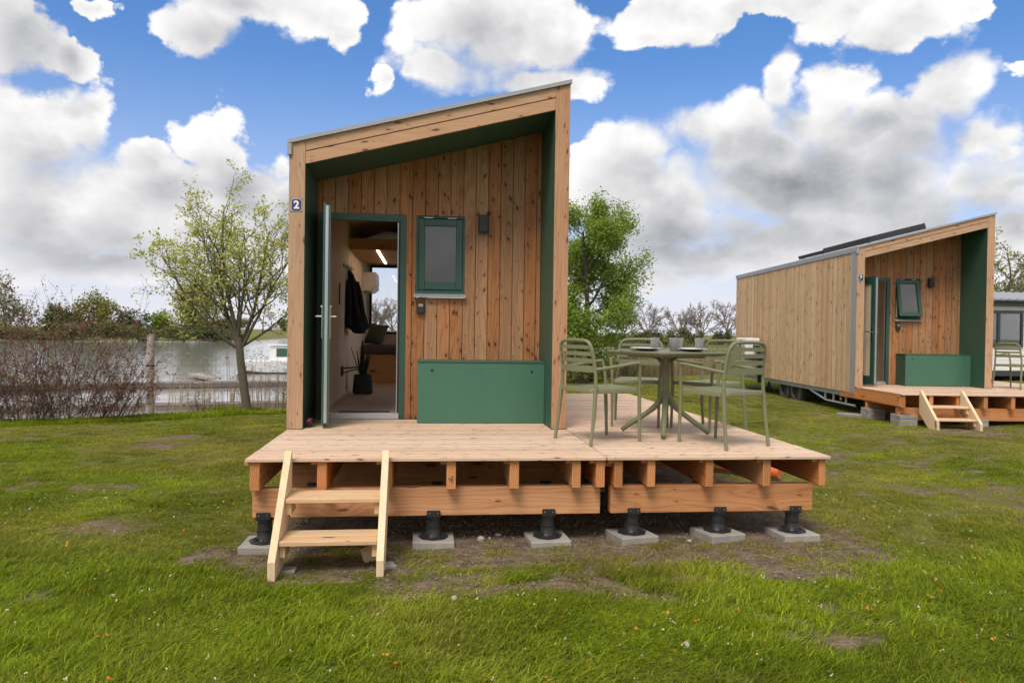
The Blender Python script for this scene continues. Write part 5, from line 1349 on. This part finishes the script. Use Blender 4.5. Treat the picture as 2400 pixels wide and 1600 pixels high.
for (x, y, w, h_, lab) in ((-100., 380., 34, 7.5, 'hazy tree row on the most distant shore, left part'), (-72., 395., 26, 9.5, 'hazy trees on the most distant shore, right of the young tree'), (-54., 400., 20, 8.5, 'hazy tree on the most distant shore beside the cabin post')):
    rr = random.Random(400 + k); bl = [(rr.uniform(-.42, .42) * w, 0, h_ * rr.uniform(.3, .6), w * rr.uniform(.1, .16), w * .1, h_ * rr.uniform(.25, .4)) for q in range(9)]
    bush('distant_trees', lab, 'trees', (x, y, farz(x, y)), bl, 2400, .9, M['leaf_far'], M['bark_far'], FG, 300 + k, tw=.25); k += 1
def bare_tree(label, x, y, h_, w, seed, name='bare_tree', leafn=0, lm='leaf_olive', group=FG, spec=None, minr=.028, lsz=.22):
    e = empty(name, (x, y, farz(x, y)), 0, label, 'tree', group); t = Tree(seed); s = h_ / 6.
    lean = t.r.uniform(-.08, .08)
    tp, tr_ = t.branch((0, 0, 0), (lean, 0, 1), h_ * .30, .20 * s, .15 * s, 4, .05, .03, 0)
    for k in range(7):
        a = k * 2.4 + t.r.random(); sp = t.r.uniform(.25, 1.) * w / h_ * 1.35
        b = t.branch(tp[-1] - Vector((0, 0, t.r.uniform(0, .12) * h_)), (math.cos(a) * sp, math.sin(a) * sp, 1), h_ * t.r.uniform(.62, .78), .095 * s, .02 * s, 7, .10, .05, 1)
        t.grow(b[0], b[1], 0, spec or [(8, (.28, .5), (25, 60), .2, 4, .14, .05), (7, (.3, .6), (25, 60), .15, 3, .16, .03)])
    t.wood_mesh('trunk', M['bark_far'], e, minr)
    if leafn: leaf_mesh('crown', t.leaf_pos(leafn, .12, seed), lsz, M[lm], e, seed)
    return e
for k, (x, y, h_, w, lf, lab) in enumerate((
    (31.2, 106.0, 4.9, 4.4, 1.2, 'bare tree on the far shore just right of the leafy tree'), (35.3, 106.5, 6.0, 6.4, 0, 'broad bare tree on the far shore above the left glass'), (39.9, 105.0, 5.3, 5.2, .4, 'bare tree on the far shore above the middle glasses'),
    (43.2, 104.5, 6.0, 5.0, .9, 'olive-tinged bare tree on the far shore above the right glass'), (46.8, 103.0, 6.5, 5.4, 0, 'bare tree on the far shore next to the cabin 3 corner'),
    (-4.1, 113.0, 6.6, 6.2, .5, 'bare tree seen through the rear window of cabin 2, right'), (-6.6, 114.0, 5.4, 4.6, .5, 'bare tree seen through the rear window of cabin 2, left'))):
    bare_tree(lab, x, y, h_, w, 500 + k, leafn=lf)
for k, (x, y, w, h_, mt_, lab) in enumerate(((31.5, 103.5, 7, 2.4, 'leaf_far', 'low hedge on the far shore behind the left back chair'), (37., 103.5, 7.5, 2.9, 'leaf_fardk', 'dark hedge on the far shore behind the tumblers'), (42.5, 102.5, 7, 2.4, 'leaf_far', 'olive hedge on the far shore behind the right tumbler'), (47.6, 101.5, 7, 2.6, 'leaf_fardk', 'dark hedge on the far shore beside cabin 3'), (-5.0, 111., 9, 2.0, 'leaf_far', 'low green hedge seen through the rear window of cabin 2'))):
    rr = random.Random(700 + k); bl = [(rr.uniform(-.45, .45) * w, 0, h_ * rr.uniform(.25, .6), w * rr.uniform(.14, .2), w * .14, h_ * rr.uniform(.3, .45)) for q in range(9)]
    bush('far_hedge', lab, 'hedge', (x, y, farz(x, y)), bl, 2600, .30, M[mt_], M['bark_far'], FG, 720 + k, tw=.05)
bare_tree('budding tree rising behind the mobile home at the right edge', 31.5, 31.0, 6.8, 6.6, 531, 'budding_tree', 7.0, 'leaf_willow', None, minr=.012, lsz=.16)

# ------------------------------------------------------------------ grass: blades in tufts, set out over the lawn
def tuft_mesh(name, seed, n, hgt, spread, lean):
    r_ = np.random.RandomState(seed); v = []; f = []
    for k in range(n):
        a = r_.uniform(0, 6.283); q = spread * math.sqrt(r_.rand()); x, y = q * math.cos(a), q * math.sin(a)
        h_ = hgt * r_.uniform(.45, 1.1); w = r_.uniform(.0014, .0027); b = r_.uniform(0, 6.283)
        dx, dy = math.cos(b), math.sin(b); bend = h_ * abs(r_.normal(.55, .30)) ; lx, ly = dx * bend + lean * h_, dy * bend
        px, py = -dy * w, dx * w; i = len(v)
        for t, ww in ((0, 1.), (.4, .95), (.75, .65)):
            ox, oy = lx * t ** 1.8, ly * t ** 1.8; z = h_ * t * (1 - .22 * t * bend / h_)
            v += [(x + ox - px * ww, y + oy - py * ww, z - .008), (x + ox + px * ww, y + oy + py * ww, z - .008)]
        v.append((x + lx, y + ly, h_ * (1 - .3 * bend / h_) - .008))
        f += [[i, i + 1, i + 3, i + 2], [i + 2, i + 3, i + 5, i + 4], [i + 4, i + 5, i + 6]]
    me = bpy.data.meshes.new(name); me.from_pydata(v, [], f); me.materials.append(M['grass']); me.update()
    return bpy.data.objects.new(name, me)
tc = bpy.data.collections.new('grass_tufts')
for k in range(6): tc.objects.link(tuft_mesh('tuft_%d' % k, 40 + k, 40, .070 if k < 4 else .088, .080, .55 if k % 2 else .30))
def scatter():
    r_ = np.random.RandomState(77); cx, cy = 1.2413, -6.9748; out = []
    az0, az1 = R(-40), R(56)
    for d0, d1, dens, sc in ((2.2, 3.4, 520, 1.), (3.4, 5., 460, 1.), (5., 7.5, 380, 1.), (7.5, 11., 300, 1.0), (11., 16., 170, 1.25), (16., 26., 70, 1.7)):
        area = .5 * (az1 - az0) * (d1 * d1 - d0 * d0); n = int(area * dens)
        d = np.sqrt(r_.uniform(d0 * d0, d1 * d1, n)); a = r_.uniform(az0, az1, n)
        x, y = cx + d * np.sin(a), cy + d * np.cos(a)
        out.append(np.stack([x, y, np.full(n, sc)], 1))
    # fringe of long grass on the bank
    xb = r_.uniform(-6.5, -.3, 1500); yb_ = bank(xb) + r_.uniform(-.75, .25, 1500); out.append(np.stack([xb, yb_, np.full(1500, 3.)], 1))
    P_ = np.concatenate(out); x, y, sc = P_.T
    ba, lu = bare(x, y), lush(x, y); fr = sc == 3.
    p = np.maximum((1 - ba) ** 1.1 * (.5 + .5 * lu), .17); p[fr] = 1
    under = ((x > .05) & (x < 4.25) & (y > -1.5) & (y < 4.1)) | ((x > 0) & (x < 2.55) & (y > 0) & (y < 7.3))
    c, s = math.cos(A3), math.sin(A3); lx = c * (x - C3[0]) + s * (y - C3[1]); ly = -s * (x - C3[0]) + c * (y - C3[1])
    under |= (lx > .1) & (lx < 4.2) & (ly > -1.4) & (ly < 7.2)
    p = np.where(under & ~fr, p * .12, p)
    p = np.where((y > bank(x) + .1) & ~fr, 0, p)
    # slabs and steps keep clear of grass
    for (px_, py_) in ((.11, -1.40), (1.31, -1.40), (2.155, -1.40), (2.80, -1.40), (3.47, -1.40), (4.07, -1.40)): p = np.where((abs(x - px_) < .17) & (abs(y - py_) < .17), 0, p)
    k = r_.rand(len(x)) < p; x, y, sc, ba, lu, fr = x[k], y[k], sc[k], ba[k], lu[k], fr[k]
    z = height(x, y); n = len(x)
    cl = fbm(x * 1.7, y * 1.7, 91, 3)
    hs = (.28 + .60 * lu * sstep(cl, .28, .75)) * r_.uniform(.7, 1.3, n); hs = np.where(fr, hs * .9, hs * (1 - .45 * ba))
    wide = np.where(fr, 1., 1.) * sc ** .9; wide = np.where(fr, 1.6, wide); hz = np.where(fr, (2.2 + 2.2 * np.exp(-((x + 2.6) / .9) ** 2)) * hs, hs * sc ** .25)
    dry = np.clip(.66 - .62 * lu + 1.7 * (fbm(x * .75 + 5, y * .9, 95, 4) - .5) + .35 * (r_.rand(n) - .5) + .4 * ba, 0, 1); dry = np.where(fr, .05, dry)
    comb = 5.5 * (fbm(x * .55 + 2, y * .55, 61, 2) - .5) + r_.normal(0, .75, n)
    tone = np.clip(.55 + .95 * fbm(x * 1.3 + 40, y * 1.3, 66, 3) ** 1.2 + .35 * (r_.rand(n) - .5), .45, 1.5)
    return x, y, z, wide, hz, dry, comb, tone
gx_, gy_, gz_, wide_, hz_, dry_, rot_, tone_ = scatter()
gm = bpy.data.meshes.new('grass'); gm.vertices.add(len(gx_)); gm.vertices.foreach_set('co', np.stack([gx_, gy_, gz_], 1).astype(np.float32).ravel())
for nm, typ, val, fld in (('tsize', 'FLOAT_VECTOR', np.stack([wide_, wide_, hz_], 1), 'vector'), ('trot', 'FLOAT_VECTOR', np.stack([0 * rot_, 0 * rot_, rot_], 1), 'vector'), ('dry', 'FLOAT', dry_, 'value'), ('tone', 'FLOAT', tone_, 'value')):
    at = gm.attributes.new(nm, typ, 'POINT'); at.data.foreach_set(fld, val.astype(np.float32).ravel())
gm.materials.append(M['grass'])
grass = bpy.data.objects.new('grass', gm); COL.objects.link(grass); tag(grass, 'tufted green lawn grass with dry patches', 'grass', kind='stuff')
ng = bpy.data.node_groups.new('grass_scatter', 'GeometryNodeTree')
ng.interface.new_socket('Geometry', in_out='INPUT', socket_type='NodeSocketGeometry'); ng.interface.new_socket('Geometry', in_out='OUTPUT', socket_type='NodeSocketGeometry')
gi = ng.nodes.new('NodeGroupInput'); go = ng.nodes.new('NodeGroupOutput'); ip = ng.nodes.new('GeometryNodeInstanceOnPoints'); ci = ng.nodes.new('GeometryNodeCollectionInfo')
ci.inputs['Collection'].default_value = tc; ci.inputs['Separate Children'].default_value = True; ci.inputs['Reset Children'].default_value = True
ip.inputs['Pick Instance'].default_value = True
def named(n, t_):
    q = ng.nodes.new('GeometryNodeInputNamedAttribute'); q.data_type = t_; q.inputs['Name'].default_value = n; return q.outputs['Attribute']
e2r = ng.nodes.new('FunctionNodeEulerToRotation')
ng.links.new(named('trot', 'FLOAT_VECTOR'), e2r.inputs[0]); ng.links.new(e2r.outputs[0], ip.inputs['Rotation'])
ng.links.new(named('tsize', 'FLOAT_VECTOR'), ip.inputs['Scale'])
ng.links.new(gi.outputs[0], ip.inputs['Points']); ng.links.new(ci.outputs[0], ip.inputs['Instance']); ng.links.new(ip.outputs[0], go.inputs[0])
md = grass.modifiers.new('scatter', 'NODES'); md.node_group = ng

# flowers, clods and pebbles
r_ = np.random.RandomState(5)
def flowers(name, label, n, mat, size):
    d = np.sqrt(r_.uniform(9, 64, n * 4)); a = r_.uniform(R(-33), R(46), n * 4); x, y = 1.24 + d * np.sin(a), -6.97 + d * np.cos(a)
    k = (bare(x, y) < .4) & ((y < -1.9) | (x < -.3) | (x > 4.8)); x, y = x[k][:n], y[k][:n]
    P_ = np.stack([x, y, height(x, y) + r_.uniform(.03, .075, len(x))], 1); P_ = np.repeat(P_, 4, 0) + r_.normal(size=(len(x) * 4, 3)) * .004
    o = leaf_mesh(name, P_, size, mat, None, 8, .8, .1); tag(o, label, 'flowers', kind='stuff')
flowers('daisies', 'tiny pale flowers scattered in the lawn', 300, M['petal'], .0085)
flowers('orange_petals', 'tiny orange petals scattered in the lawn', 80, M['petal_o'], .015)
def stone_mesh(r0, seed, m):
    rr = np.random.RandomState(seed); b = len(m.v); n1, n2 = 8, 6; vs = []
    sc = rr.uniform(.7, 1.2, 3) * r0
    for i in range(1, n2):
        th = math.pi * i / n2
        for k in range(n1):
            ph = 2 * math.pi * k / n1; q = 1 + rr.uniform(-.14, .14)
            vs.append((sc[0] * q * math.sin(th) * math.cos(ph), sc[1] * q * math.sin(th) * math.sin(ph), sc[2] * .75 * q * math.cos(th)))
    vs += [(0, 0, sc[2] * .75), (0, 0, -sc[2] * .75)]; nn = (n2 - 1) * n1
    fs = [[i * n1 + k, (i + 1) * n1 + k, (i + 1) * n1 + (k + 1) % n1, i * n1 + (k + 1) % n1] for i in range(n2 - 2) for k in range(n1)]
    fs += [[nn, k, (k + 1) % n1] for k in range(n1)] + [[nn + 1, (n2 - 2) * n1 + (k + 1) % n1, (n2 - 2) * n1 + k] for k in range(n1)]
    return vs, fs
M['stone'] = plain('field_stone', (.36, .31, .255), .9, 0, .2, 25, .4, 60)
M['clod'] = plain('soil_clod', (.19, .15, .11), .95, 0, .3, 25, .5, 60)
for k, (x, y, r0, lab) in enumerate(((1.66, -1.40, .034, 'rounded pale stone on the soil right of the slab by the steps'), (1.80, -1.28, .026, 'smaller pale stone behind the rounded stone on the soil'), (1.73, -1.36, .016, 'pebble between the two pale stones'), (3.22, -1.52, .02, 'pale pebble on the soil between the two right slabs'), (1.42, -2.62, .022, 'grey stone in the bare patch of the front lawn'), (2.55, -3.35, .022, 'brownish stone in the lawn near the bottom edge'))):
    vs, fs = stone_mesh(r0, 900 + k, MB()); o = MB().add(vs, fs).build('stone', M['stone'], None, True, (x, y, gz(x, y) + r0 * .35)); tag(o, lab, 'stone', 'stones')
m = MB(); n = 0
for k in range(14000):
    x, y = r_.uniform(-.5, 5.2), r_.uniform(-3.2, .8)
    if r_.rand() > float(bare(x, y)) ** 2: continue
    r0 = .003 + .012 * r_.rand() ** 3; vs = []; g = gz(x, y)
    q = r_.normal(size=(6, 3)) * .2; base = np.array([(1, 0, 0), (-1, 0, 0), (0, 1, 0), (0, -1, 0), (0, 0, .8), (0, 0, -.8)]) + q
    vs = [tuple(np.array([x, y, g + r0 * .3]) + b_ * r0) for b_ in base]
    m.add(vs, [[0, 2, 4], [2, 1, 4], [1, 3, 4], [3, 0, 4], [2, 0, 5], [1, 2, 5], [3, 1, 5], [0, 3, 5]])
tag(m.build('soil_clods', M['clod'], None), 'loose crumbs of soil and grit round the deck foundations', 'soil', kind='stuff')
m = MB()
for k in range(260):
    x, y = r_.uniform(-2.5, 6.5), r_.uniform(-3.6, 2.5)
    if float(bare(x, y)) < .15: continue
    a = r_.uniform(0, 6.28); l = r_.uniform(.04, .16); g = gz(x, y) + .012
    m.tube([(x, y, g), (x + l * math.cos(a) * .5, y + l * math.sin(a) * .5, g + .012), (x + l * math.cos(a), y + l * math.sin(a), g)], .0016, 3)
tag(m.build('dead_stalks', M['reed'], None), 'dry stalks lying on the bare soil', 'litter', kind='stuff')
